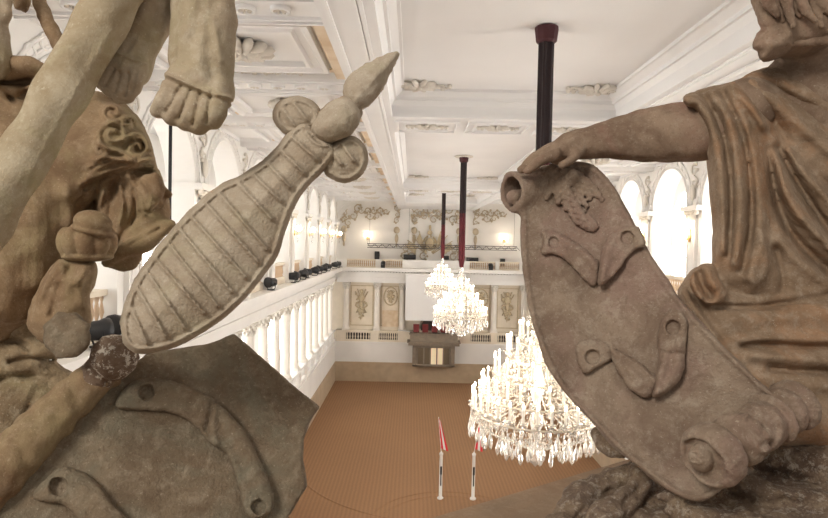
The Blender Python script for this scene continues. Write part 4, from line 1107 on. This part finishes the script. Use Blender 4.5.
rr = [0.019, 0.020, 0.0215, 0.023, 0.022]
for (a, b, c), r in zip(toes, rr): S.tube([V(*a, 1.225), V(*b, 1.20), V(*c, 1.215)], [r * 1.05, r * 1.0, r * 0.88], 0.009)
S.tube([V(174, -50, 1.32), V(158, 0, 1.31), V(142, 36, 1.30), V(131, 62, 1.29)], [0.058, 0.050, 0.044, 0.040], 0.0)
S.ell(V(126, 70, 1.285), (0.047, 0.036, 0.045), 0.025)
toes2 = [((110, 66), (105, 80), (103, 84)), ((116, 70), (111, 84), (110, 90)), ((124, 74), (120, 90), (120, 97)), ((133, 74), (129, 90), (128, 96)), ((139, 66), (136, 80), (134, 88))]
for (a, b, c) in toes2: S.tube([V(*a, 1.265), V(*b, 1.25), V(*c, 1.258)], [0.0185, 0.0175, 0.0155], 0.008)
S.lumps(0.0015, 0.06, 2)
S.relief(strokes([([(166, 74), (184, 82), (206, 92), (232, 98)], 1.6, 0.008), ([(165, 79), (184, 87), (206, 97), (232, 103)], 1.4, -0.005), ([(104, 46), (122, 55), (146, 64)], 1.6, 0.007), ([(206, -20), (196, 30), (186, 62)], 7, -0.008), ([(214, 0), (206, 50), (212, 75)], 6, -0.006), ([(212, 20), (222, 60)], 4, 0.006), ([(160, 0), (146, 30), (128, 50)], 5, -0.006), ([(150, 20), (132, 50), (120, 70)], 3, 0.005)]
   + [([a, ((a[0] + b[0]) / 2 + 0, (a[1] + b[1]) / 2), b], 1.7, -0.007) for a, b in (((181, 86), (166, 113)), ((191, 90), (179, 119)), ((201, 92), (193, 124)), ((212, 92), (206, 122)), ((114, 68), (106, 86)), ((120, 72), (115, 92)), ((129, 74), (125, 96)), ((136, 72), (131, 92)))]))
fig = S.build('body', 'st_leg', t, q0)
# branch and arm in the corner
q0 = WP(50, 0, 1.6)
S = Sculpt((-40, 95, -60, 80, 1.4, 1.8), 0.005)
S.tube([V(28, -40, 1.62), V(38, -2, 1.6), V(48, 24, 1.58), V(66, 56, 1.56), V(80, 72, 1.56)], [0.016, 0.0175, 0.018, 0.021, 0.02], 0); S.lumps(0.002, 0.06, 1)
S.build('carved_staff', 'st_brown', None, q0, label='slender brown stone staff in the top left corner, behind the pole', cat='sculpture')
q0 = WP(0, 20, 1.5)
S = Sculpt((-60, 40, -60, 90, 1.3, 1.75), 0.005)
S.tube([V(-28, -50, 1.52), V(-12, 0, 1.5), V(-9, 30, 1.5), V(-8, 62, 1.5)], [0.05, 0.036, 0.038, 0.046], 0); S.tube([V(4, -30, 1.5), V(8, -5, 1.5), V(6, 20, 1.5)], [0.02, 0.014, 0.006], 0.02); S.lumps(0.003, 0.08, 3)
S.build('carved_limb', 'st_leg', None, q0, label='grey-tan stone limb rising at the left edge, above the carved armour', cat='sculpture')
q0 = WP(18, 0, 1.7)
S = Sculpt((0, 45, -50, 30, 1.55, 1.85), 0.005)
S.slab([(10, -50), (12, 8), (22, 10), (26, 14), (31, 4), (33, -50)], 1.7, 0.03, 0.015, smooth=1); S.lumps(0.003, 0.05, 3)
S.build('carved_pendant', 'st_brown', None, q0, label='small brown stone cloth end hanging at the top left corner, beside the slender staff', cat='sculpture')

# ---------------------------------------------------------------- armour (cuirass) behind the pole
q0 = WP(60, 300, 1.6)
t = empty('carved_armour', q0, 'big bulging ochre-brown stone cuirass with scroll ornament, left of the ribbed quiver', 'sculpture')
S = Sculpt((-60, 180, 48, 365, 1.38, 1.98), 0.0052)
cu = [(-60, 70), (-20, 64), (10, 72), (40, 84), (70, 90), (96, 90), (116, 97), (131, 108), (143, 124), (151, 146), (156, 166), (150, 185), (120, 205), (84, 212), (76, 236), (66, 262), (52, 300), (20, 340), (-60, 360)]
zc_ = plane((150, 150, 1.72), (0, 100, 1.68), (60, 300, 1.62))
sd = poly2d(smooth_pts(cu, 2))
S.slab(None, zc_, 0.17, 0.165, poly=sd)
# pleated skirt flaps under the shoulder
S.slab([(84, 205), (110, 180), (140, 168), (156, 168), (162, 178), (166, 195), (171, 220), (158, 236), (140, 250), (118, 258), (100, 252), (88, 240)], 1.66, 0.09, 0.07, 0.02)
S.slab([(140, 176), (150, 170), (159, 172), (164, 182), (164, 196), (156, 208), (148, 212), (143, 196)], 1.59, 0.045, 0.03, 0.012)
S.tube([V(158, 188, 1.64), V(168, 195, 1.62)], [0.02, 0.014], 0.01)
S.tube([V(168, 226, 1.6), V(150, 240, 1.58), V(128, 250, 1.56), V(108, 262, 1.55)], [0.018, 0.026, 0.026, 0.016], 0.012)
S.tube([V(110, 262, 1.58), V(128, 266, 1.57), V(137, 258, 1.58)], [0.016, 0.018, 0.012], 0.012)
S.slab([(-40, 66), (12, 62), (33, 62), (48, 71), (64, 84), (70, 110), (50, 130), (-40, 140)], 1.66, 0.10, 0.06, 0.02)
# lumpy mask at the top left
for (x, y, r) in ((8, 74, 0.05), (28, 72, 0.045), (46, 76, 0.03), (14, 92, 0.035), (36, 90, 0.03), (-20, 80, 0.06), (2, 60, 0.03)): S.ell(V(x, y, 1.56), (r, r * 0.62, r), 0.02)
S.tube([V(14, 64, 1.52), V(36, 66, 1.5), V(52, 74, 1.52)], [0.02, 0.022, 0.012], 0.015)
def spiral(cx, cy, r, turns=1.5, ph=0, s_=1): return [(cx + s_ * r * (1 - 0.75 * j / 16) * cos(ph + j / 16 * turns * 2 * PI), cy + r * 0.85 * (1 - 0.75 * j / 16) * sin(ph + j / 16 * turns * 2 * PI)) for j in range(17)]
S.relief(strokes([(spiral(113, 112, 12, 1.4, 0.5), 2.4, 0.016), (spiral(114, 134, 16, 1.4, 2.6), 2.4, 0.016), (spiral(137, 148, 13, 1.3, 4.4), 2.4, 0.016), (spiral(100, 150, 9, 1.2, 1.2, -1), 2.3, 0.014), (spiral(128, 122, 7, 1.2, 3.2, -1), 1.8, 0.018),
    ([(96, 142), (108, 150), (122, 152), (134, 160)], 2.2, 0.020), ([(92, 160), (112, 156), (134, 164), (150, 158)], 2.2, 0.018), ([(124, 140), (134, 132), (146, 136), (150, 150)], 2.0, 0.018), ([(88, 168), (100, 160)], 2.4, 0.016),
    ([(120, 186), (124, 204), (120, 224)], 2.2, 0.014), ([(104, 192), (100, 206)], 2.2, 0.012), ([(134, 190), (136, 210), (130, 224)], 2.0, -0.014),
    ([(88, 176), (104, 164), (128, 158), (150, 160)], 3, 0.014), ([(80, 184), (100, 174), (126, 166), (154, 166)], 2.4, 0.012), ([(84, 190), (112, 172), (150, 172)], 2.2, -0.012),
    ([(118, 178), (112, 200), (108, 226)], 3.5, -0.012), ([(128, 174), (140, 196), (144, 214)], 3, 0.012), ([(98, 186), (92, 210)], 3, -0.012), ([(140, 214), (124, 232), (112, 248)], 3.5, -0.014), ([(148, 212), (160, 206)], 2, -0.008), ([(142, 180), (152, 196), (150, 210)], 2, 0.01),
    ([(130, 246), (160, 228)], 2, -0.01), ([(-10, 78), (10, 84), (30, 80)], 3, -0.014), ([(20, 96), (36, 90), (48, 80)], 3, -0.012), ([(4, 90), (14, 100)], 3, -0.012), ([(0, 110), (30, 120), (50, 118)], 6, -0.01), ([(66, 190), (74, 230), (60, 270)], 7, 0.012)]))
S.lumps(0.006, 0.14, 12)
S.build('cuirass', 'st_brown', t, q0)

# hilt: capped gourd knob, tapering grip, octagonal end
q0 = WP(65, 340, 1.42)
t = empty('carved_hilt', q0, 'carved stone hilt with a lobed turban knob above and a flat octagonal end below', 'sculpture')
S = Sculpt((50, 124, 200, 272, 1.25, 1.65), 0.004)
S.ell(V(93, 223, 1.42), (0.043, 0.030, 0.040), 0, Matrix.Rotation(-0.25, 3, 'Z')); S.ell(V(93, 231, 1.425), (0.050, 0.012, 0.046), 0, Matrix.Rotation(-0.25, 3, 'Z'))
for k in range(9):
    a = 2 * PI * k / 9 + 0.2; S.ell(V(88, 242, 1.45) + np.array([0.045 * cos(a), 0, 0.045 * sin(a)]), (0.0225, 0.036, 0.0225), 0.002)
S.ell(V(88, 242, 1.45), (0.046, 0.028, 0.046), 0.003)
S.ell(V(88, 257, 1.45), (0.058, 0.012, 0.055), 0.006); S.ell(V(92, 229, 1.445), (0.047, 0.008, 0.046), 0.004)
S.build('turban_knob', 'st_brown', t, q0)
S = Sculpt((8, 112, 250, 372, 1.2, 1.7), 0.005)
S.slab([(64, 256), (92, 258), (98, 268), (96, 282), (89, 296), (92, 312), (90, 330), (50, 348), (28, 332), (26, 316), (34, 298), (44, 276), (54, 264)], 1.47, 0.075, 0.07)
S.relief(strokes([([(70, 268), (56, 296), (52, 316)], 4, -0.012), ([(84, 270), (78, 290), (84, 305)], 4, 0.010), ([(40, 300), (48, 280), (60, 266)], 3, 0.010), ([(64, 280), (72, 284), (80, 280)], 4, 0.01)])); S.lumps(0.003, 0.07, 5)
S.build('grip', 'st_brown', t, q0)
S = Sculpt((30, 100, 300, 372, 1.2, 1.6), 0.0042)
oc_ = [(67 + 24.5 * cos(PI / 8 + k * PI / 4), 335 + 24.5 * sin(PI / 8 + k * PI / 4)) for k in range(8)]
S.slab(oc_, plane((44, 335, 1.37), (90, 335, 1.37), (67, 358, 1.34)), 0.045, 0.014, smooth=0, relief=strokes([([(60, 325), (75, 345)], 6, 0.004), ([(55, 345), (70, 330)], 3, -0.004)])); S.lumps(0.003, 0.05, 7)
S.build('octagonal_end', 'st_plaque', t, q0)

# rock and lumps filling the lower left
q0 = WP(0, 420, 1.7)
S = Sculpt((-70, 110, 250, 520, 1.25, 2.0), 0.0068)
S.slab([(-70, 250), (0, 250), (30, 260), (40, 300), (36, 340), (52, 362), (70, 372), (80, 382), (72, 392), (70, 420), (40, 460), (-70, 540)], plane((30, 300, 1.66), (0, 500, 1.6), (90, 380, 1.66)), 0.11, 0.05)
for (x, y, rx, ry) in ((30, 322, 15, 12), (22, 352, 24, 14), (6, 346, 14, 14), (44, 350, 16, 9), (30, 366, 16, 7), (0, 372, 18, 8), (44, 395, 12, 22), (18, 420, 16, 30), (-10, 330, 20, 20)):
    S.ell(V(x, y, 1.57), (rx / F * 1.57, ry / F * 1.57, 0.06), 0.03)
S.relief(strokes([([(0, 340), (20, 342), (30, 350)], 3, -0.014), ([(10, 362), (30, 358), (50, 360)], 3, -0.014), ([(0, 380), (30, 374), (50, 380)], 4, -0.014), ([(36, 390), (24, 420), (6, 450)], 4, -0.014)]))
S.lumps(0.005, 0.09, 21)
S.build('carved_rockwork', 'st_rough', None, q0, label='lumpy pale tan stone rockwork at the left edge, beneath the carved armour', cat='sculpture')

# ---------------------------------------------------------------- right: draped figure
q0 = WP(800, 500, 1.75)
t = empty('draped_statue', q0, 'rosy-brown stone statue in heavy drapery, stretching an arm over the curled cartouche', 'statue')
S = Sculpt((512, 930, -60, 420, 1.35, 2.1), 0.0062)
# arm
ZA = 1.78
S.tube([V(745, 108, 1.74), V(716, 131, 1.74), V(690, 135, 1.75), V(650, 138, 1.76), V(610, 141, 1.77), V(582, 146, 1.77)], [0.085, 0.083, 0.078, 0.069, 0.050, 0.038], 0.0, 2)
S.tube([V(700, 118, 1.75), V(660, 122, 1.76), V(625, 129, 1.77), V(600, 134, 1.77)], [0.05, 0.05, 0.04, 0.028], 0.03)
# hand: back of the hand and five separate fingers over the curl
S.tube([V(588, 141, 1.77), V(574, 143, 1.77), V(560, 151, 1.77)], [0.037, 0.040, 0.034], 0.02)
S.ell(V(563, 151, 1.765), (0.050, 0.030, 0.052), 0.02, Matrix.Rotation(0.55, 3, 'Z'))
for a, b, c, z, r in (((556, 154), (541, 160), (527, 171), 1.715, 0.0145), ((553, 150), (536, 157), (521, 170), 1.742, 0.0150), ((552, 148), (538, 154), (525, 164), 1.770, 0.0145), ((554, 147), (542, 152), (531, 159), 1.797, 0.013)):
    S.tube([V(*a, z), V(*b, z - 0.005), V(*c, z)], [r * 1.15, r, r * 0.8], 0.004)
S.tube([V(578, 150, 1.73), V(574, 158, 1.71), V(562, 165, 1.70)], [0.018, 0.014, 0.011], 0.01)
# torso, neck
S.ell(V(830, 190, 1.86), (0.34, 0.42, 0.17)); S.tube([V(790, 100, 1.8), V(900, 100, 1.8)], [0.11, 0.11], 0.08)
S.tube([V(812, 75, 1.78), V(806, 40, 1.75)], [0.075, 0.07], 0.05)
# head in lost profile, chin down and turned to the left
S.ell(V(806, 5, 1.72), (0.115, 0.15, 0.13), 0.02)
face = [(764, -40), (757, -12), (755, 10), (759, 24), (757, 34), (751, 46), (757, 52), (761, 61), (772, 61), (784, 54), (800, 46), (820, 40), (830, -40)]
S.slab(face, 1.655, 0.085, 0.06, 0.02, smooth=1); S.ell(V(800, 28, 1.66), (0.09, 0.07, 0.10), 0.03)
S.relief(strokes([([(757, 28), (764, 30)], 3, -0.010), ([(756, 52), (764, 52)], 1.6, -0.006), ([(772, 44), (782, 42), (790, 34)], 4, 0.010), ([(764, 58), (774, 46), (790, 44)], 3, 0.006), ([(600, 128), (640, 126), (690, 124)], 8, 0.003), ([(590, 150), (640, 158), (700, 152)], 7, 0.004), ([(575, 138), (560, 148)], 3, 0.004)]))
S.lumps(0.0022, 0.09, 5)
S.build('body', 'st_figure', t, q0)
# hair
S = Sculpt((748, 900, -60, 66, 1.4, 2.0), 0.0045)
S.ell(V(812, -14, 1.70), (0.14, 0.15, 0.145)); S.tube([V(760, -30, 1.68), V(759, -10, 1.67), V(762, 12, 1.66)], [0.03, 0.026, 0.012], 0.02); S.ell(V(790, -10, 1.66), (0.085, 0.12, 0.10), 0.03)
for i, x0 in enumerate(range(762, 850, 9)):
    lo_ = 16 + 5 * (i % 3)
    S.tube([V(x0 + dx + 3 * sin(y * 0.16 + i), y, 1.570 + (0.012 if i % 2 else -0.008) - 0.02 * min(1, (x0 - 758) / 25) + 0.0007 * max(0, x0 - 800)) for dx, y in ((0, -40), (1, -18), (3, -4), (8, 8), (14, lo_))], [0.013, 0.016, 0.016, 0.013, 0.007], 0.002)
for i, pts in enumerate([[(800, 36), (822, 31), (850, 33)], [(790, 44), (808, 41), (834, 42)]]): S.tube([V(x, y, 1.60) for x, y in pts], [0.010, 0.014, 0.012], 0.008)
S.lumps(0.0015, 0.04, 6)
S.build('hair', 'st_figure', t, q0)
# drapery
S = Sculpt((655, 930, 40, 450, 1.28, 2.05), 0.006)
dr = [(682, 97), (694, 92), (712, 87), (735, 82), (752, 72), (770, 67), (800, 66), (828, 62), (940, 60), (940, 330), (828, 330), (760, 305), (720, 290), (712, 262), (714, 235), (711, 200), (708, 165), (704, 130), (696, 108), (686, 108)]
sd = poly2d(smooth_pts(dr, 2))
folds = [([(690, 97), (706, 112), (716, 140), (722, 190), (722, 250)], 6, 0.030), ([(712, 92), (730, 116), (738, 160), (742, 205), (736, 262)], 7, 0.026), ([(726, 90), (748, 125), (758, 180), (762, 240), (750, 278)], 7, 0.026),
    ([(704, 96), (720, 120), (730, 160), (732, 210), (729, 255)], 4, -0.020), ([(722, 92), (742, 130), (750, 170), (753, 220), (742, 270)], 4, -0.020),
    ([(732, 86), (752, 106), (768, 134), (776, 164), (784, 190), (800, 216), (828, 246), (870, 280)], 6, 0.045), ([(742, 84), (764, 108), (782, 134), (800, 160), (828, 188), (870, 220)], 6, -0.026),
    ([(768, 134), (772, 160), (776, 196), (786, 226), (806, 252), (828, 270)], 6, -0.045), ([(778, 148), (794, 176), (812, 206), (830, 232)], 5, -0.040), ([(790, 150), (812, 180), (840, 212)], 6, 0.030), ([(750, 84), (780, 106), (805, 128), (840, 160)], 8, 0.030), ([(764, 82), (796, 100), (828, 124), (860, 150)], 4, -0.016), ([(784, 82), (820, 100), (860, 120)], 8, 0.020),
    ([(780, 240), (800, 262), (828, 284)], 8, 0.024), ([(764, 240), (768, 268), (752, 290)], 6, 0.022), ([(776, 250), (784, 280), (780, 300)], 5, -0.018), ([(796, 66), (812, 60), (840, 58)], 3, 0.018), ([(790, 76), (815, 70), (850, 70)], 3, -0.014), ([(684, 98), (694, 110), (700, 125)], 3, 0.018)]
S.slab(None, plane((700, 120, 1.78), (828, 120, 1.84), (720, 280, 1.74)), 0.14, 0.085, poly=sd, relief=strokes(folds))
# lap drapery sweeping to the right over the knees, and the turned-back knot
lap = [(676, 292), (684, 282), (690, 270), (700, 266), (716, 268), (722, 282), (760, 296), (800, 288), (940, 262), (940, 450), (790, 450), (740, 440), (718, 380), (700, 340), (686, 312)]
sdl = poly2d(smooth_pts(lap, 2))
lf = [([(716, 306), (750, 308), (790, 303), (840, 293)], 3.5, -0.024), ([(718, 300), (750, 301), (790, 295), (840, 284)], 6, 0.016), ([(742, 346), (770, 344), (800, 347), (840, 346)], 2.6, -0.026), ([(740, 340), (770, 337), (828, 339)], 5, 0.014), ([(752, 356), (790, 358), (840, 362)], 6, 0.024), ([(770, 368), (800, 371), (840, 372)], 3, -0.022), ([(760, 378), (800, 384), (840, 388)], 7, 0.016),
    ([(682, 292), (700, 316), (720, 342), (738, 364)], 6, 0.022), ([(696, 298), (712, 324), (732, 352)], 5, -0.016), ([(735, 318), (770, 318), (828, 314)], 10, 0.014), ([(690, 290), (702, 308)], 3, -0.012), ([(726, 362), (752, 380), (772, 396)], 4, 0.012)]
S.slab(None, plane((690, 290, 1.74), (828, 300, 1.74), (740, 400, 1.66)), 0.12, 0.075, 0.025, poly=sdl, relief=strokes(lf))
S.slab([(692, 272), (702, 264), (714, 265), (718, 278), (728, 292), (722, 303), (708, 305), (697, 297), (689, 284)], plane((690, 280, 1.60), (728, 290, 1.62), (708, 305, 1.59)), 0.05, 0.03, 0.012, relief=strokes([([(699, 274), (702, 286), (710, 296)], 5.5, -0.050), ([(694, 272), (694, 284), (702, 298)], 2, 0.008), ([(708, 272), (716, 286)], 4, 0.010)]))
S.lumps(0.003, 0.12, 5)
S.build('drapery', 'st_drape', t, q0)

# ---------------------------------------------------------------- right: cartouche
q0 = WP(690, 500, 1.5)
t = empty('carved_cartouche', q0, 'tall curled stone cartouche with two pairs of straps, under the hand of the draped statue', 'sculpture')
ca = [(521, 200), (520, 178), (534, 168), (560, 163), (588, 162), (604, 174), (618, 192), (630, 216), (642, 240), (655, 263), (672, 288), (690, 310), (712, 335), (740, 362), (764, 386), (790, 402), (770, 440), (735, 478), (710, 500), (690, 501), (668, 491), (641, 468), (618, 451), (592, 422), (566, 396), (548, 368), (535, 334), (526, 296), (521, 250)]
zk = plane((522, 250, 1.80), (660, 270, 1.66), (700, 480, 1.44))
sd = poly2d(smooth_pts(ca, 2)); scoop = (0.05 * np.clip(-sd / 60, 0, 1) ** 1).astype(np.float32)
zk2 = zk + scoop - 0.02
S = Sculpt((492, 800, 146, 512, 1.25, 2.06), 0.0052)
S.slab(None, zk2, 0.034, 0.018, poly=sd, relief=(np.clip((sd + 7) / 3, 0, 1) * 0.009 + strokes([([(600, 200), (640, 270), (700, 345)], 14, 0.010), ([(540, 300), (575, 380), (640, 440)], 16, -0.008)])).astype(np.float32))
# curled top, its open end facing left
a = V(511, 192, 1.815); b = V(590, 187, 1.95); v = (b - a) / np.linalg.norm(b - a)
S.cyl(a, b, lambda t_: 0.062 + 0 * t_, 0.03)
S.cyl(a - v * 0.03, a + v * 0.08, lambda t_: 0.045 + 0 * t_, cutout=True)
S.tube([a + v * 0.006 + np.array([0.004, -0.014, 0.0]), a + v * 0.10 + np.array([0.004, -0.012, 0.0])], [0.022, 0.022], 0)
S.lumps(0.004, 0.16, 15)
S.build('face_panel', 'st_cart', t, q0)
# acanthus leaf hanging from the curl
S = Sculpt((530, 612, 155, 240, 1.5, 1.98), 0.0038)
zl = zk2 - 0.036
def zq_(x, y, d=0.0): return V(x, y, float(zl[int(y) + IO, int(x) + IO]) - d)
for pts, r in (([(553, 168), (562, 174), (568, 186), (571, 200), (579, 213), (592, 228)], [0.014, 0.017, 0.018, 0.018, 0.018, 0.012]), ([(548, 170), (542, 180), (541, 196)], [0.012, 0.015, 0.008]), ([(552, 174), (550, 188), (546, 198)], [0.012, 0.014, 0.008]), ([(556, 178), (559, 192), (558, 203)], [0.012, 0.015, 0.009]), ([(562, 184), (566, 198), (566, 208)], [0.010, 0.014, 0.009]),
    ([(566, 172), (576, 182), (580, 194)], [0.012, 0.014, 0.009]), ([(572, 172), (584, 184), (590, 198)], [0.012, 0.015, 0.009]), ([(580, 176), (592, 188), (602, 200)], [0.012, 0.014, 0.008]), ([(574, 192), (582, 202), (586, 206)], [0.010, 0.013, 0.009]), ([(570, 208), (576, 220), (586, 227)], [0.010, 0.013, 0.010]), ([(582, 212), (590, 220), (595, 226)], [0.010, 0.013, 0.010])):
    S.tube([zq_(x, y, 0.01) for x, y in pts], r, 0.006)
S.relief(strokes([([(558, 170), (574, 190), (590, 222)], 1.5, -0.006)])); S.lumps(0.003, 0.03, 3)
S.build('acanthus_leaf', 'st_cart', t, q0)
bx = (530, 660, 215, 300, 1.4, 1.92)
zs = zk2 - 0.028
strap('strap', [(540, 232), (547, 230), (560, 233), (574, 240), (586, 250), (595, 258), (600, 262), (599, 276), (596, 287), (588, 284), (577, 272), (566, 260), (556, 254), (541, 255), (540, 248), (544, 243)], [(553.5, 242.5, 5)], zs, 0.012, t, q0, 'st_cart', [([(560, 238), (580, 250), (596, 268)], 5, 0.010)], bx)
strap('strap', [(600, 262), (601, 250), (608, 238), (618, 229), (630, 225), (640, 227), (646, 240), (646, 247), (636, 249), (626, 258), (618, 272), (604, 286), (597, 287)], [(627.5, 238, 6.5)], zs, 0.012, t, q0, 'st_cart', [([(612, 240), (604, 262), (602, 280)], 5, 0.012), ([(630, 244), (616, 262), (606, 280)], 4, -0.006)], bx, 0.026)
bx = (565, 700, 300, 412, 1.3, 1.85)
strap('strap', [(575, 345), (580, 340), (596, 338), (608, 344), (614, 350), (613, 360), (600, 366), (585, 375), (580, 370), (576, 358)], [(592.5, 357, 7)], zs, 0.012, t, q0, 'st_cart', [([(584, 345), (606, 350)], 4, 0.006)], bx)
strap('strap', [(608, 344), (618, 350), (630, 356), (645, 366), (654, 374), (660, 378), (655, 392), (650, 399), (640, 397), (628, 388), (618, 372), (612, 360)], [], zs, 0.013, t, q0, 'st_cart', [([(614, 352), (630, 370), (646, 386)], 6, 0.012), ([(622, 352), (640, 366), (656, 382)], 2.5, 0.006)], bx, 0.014)
strap('strap', [(656, 374), (659, 356), (657, 340), (660, 322), (668, 309), (680, 309), (688, 320), (687, 334), (685, 352), (684, 372), (676, 386), (662, 396), (650, 399), (655, 388)], [(673, 327.5, 7)], zs, 0.013, t, q0, 'st_cart', [([(666, 352), (662, 372), (656, 392)], 5, 0.012), ([(678, 342), (676, 370), (664, 390)], 4, 0.008), ([(662, 352), (684, 354)], 2, -0.008)], bx, 0.024)
# turned roll at the foot
S = Sculpt((666, 836, 362, 508, 1.15, 1.7), 0.0045)
A_, B_ = V(703, 461, 1.30), V(803, 399, 1.46)
def prof(t_):
    g = lambda m_, w_: np.exp(-((t_ - m_) / w_) ** 4)
    return 0.042 + 0.028 * g(0.09, 0.10) - 0.006 * g(0.22, 0.02) + 0.018 * g(0.32, 0.07) + 0.004 * g(0.385, 0.012) - 0.004 * g(0.41, 0.012) + 0.012 * g(0.53, 0.10) + 0.019 * g(0.655, 0.025) - 0.006 * g(0.70, 0.015) + 0.014 * g(0.78, 0.05) + 0.020 * g(0.89, 0.05) - 0.02 * g(1.0, 0.03)
S.cyl(A_, B_, prof)
v = (B_ - A_) / np.linalg.norm(B_ - A_)
S.cyl(A_ - v * 0.02, A_ + v * 0.012, lambda t_: 0.050 + 0 * t_, 0.004, cutout=True)
S.ell(A_ + v * 0.008 + np.array([-0.008, 0.006, 0]), (0.026, 0.032, 0.026), 0.004)
S.Fd = S.Fd - 0; S.relief(strokes([([(744, 418), (752, 408), (766, 406), (778, 414), (784, 428), (778, 444), (766, 452)], 3, 0.009), ([(756, 420), (766, 424), (770, 436)], 4, 0.010), ([(762, 440), (772, 438)], 3, 0.006), (spiral(696, 456, 9, 1.3, 1), 1.8, 0.007)])); S.lumps(0.002, 0.06, 3)
S.build('foot_roll', 'st_cart', t, q0)
S = Sculpt((590, 632, 430, 462, 1.45, 1.8), 0.004)
S.tube([V(598, 434, 1.64), V(608, 446, 1.60), V(622, 452, 1.57)], [0.02, 0.03, 0.016], 0); S.build('back_lug', 'st_rock', t, q0)

# ---------------------------------------------------------------- rockwork under the right figure
q0 = WP(700, 530, 1.5)
S = Sculpt((545, 930, 430, 580, 1.15, 2.0), 0.0062)
S.slab([(560, 520), (572, 502), (588, 486), (612, 474), (640, 470), (680, 478), (720, 470), (780, 440), (830, 420), (940, 400), (940, 575), (540, 575)], plane((600, 500, 1.72), (800, 460, 1.72), (700, 600, 1.35)), 0.14, 0.09)
S.tube([V(640, 466, 1.60), V(640, 484, 1.56), V(628, 500, 1.52), V(600, 520, 1.46)], [0.032, 0.028, 0.032, 0.04], 0.02)
S.tube([V(640, 476, 1.62), V(606, 486, 1.62), V(580, 504, 1.58), V(566, 530, 1.5)], [0.035, 0.045, 0.05, 0.05], 0.02)
S.tube([V(735, 480, 1.50), V(775, 500, 1.46), V(840, 510, 1.44)], [0.03, 0.035, 0.04], 0.02)
S.tube([V(760, 462, 1.58), V(800, 466, 1.56), V(850, 458, 1.56)], [0.045, 0.05, 0.05], 0.02)
S.tube([V(670, 500, 1.44), V(700, 522, 1.40), V(760, 540, 1.36)], [0.03, 0.05, 0.06], 0.02)
S.relief(strokes([([(612, 490), (590, 500), (576, 518)], 3, -0.014), ([(640, 486), (624, 506)], 4, -0.012), ([(650, 506), (690, 500), (730, 510)], 5, -0.016), ([(735, 462), (770, 474), (830, 486)], 5, -0.018), ([(740, 488), (780, 492), (828, 500)], 5, 0.014), ([(600, 494), (584, 506)], 3, 0.01)]))
S.lumps(0.006, 0.06, 31); S.lumps(0.006, 0.17, 32)
S.build('carved_rockwork', 'st_rock', None, q0, label='dark pitted stone rockwork at the lower right, beneath the cartouche and drapery', cat='sculpture')
# hidden footing of the left group on the parapet
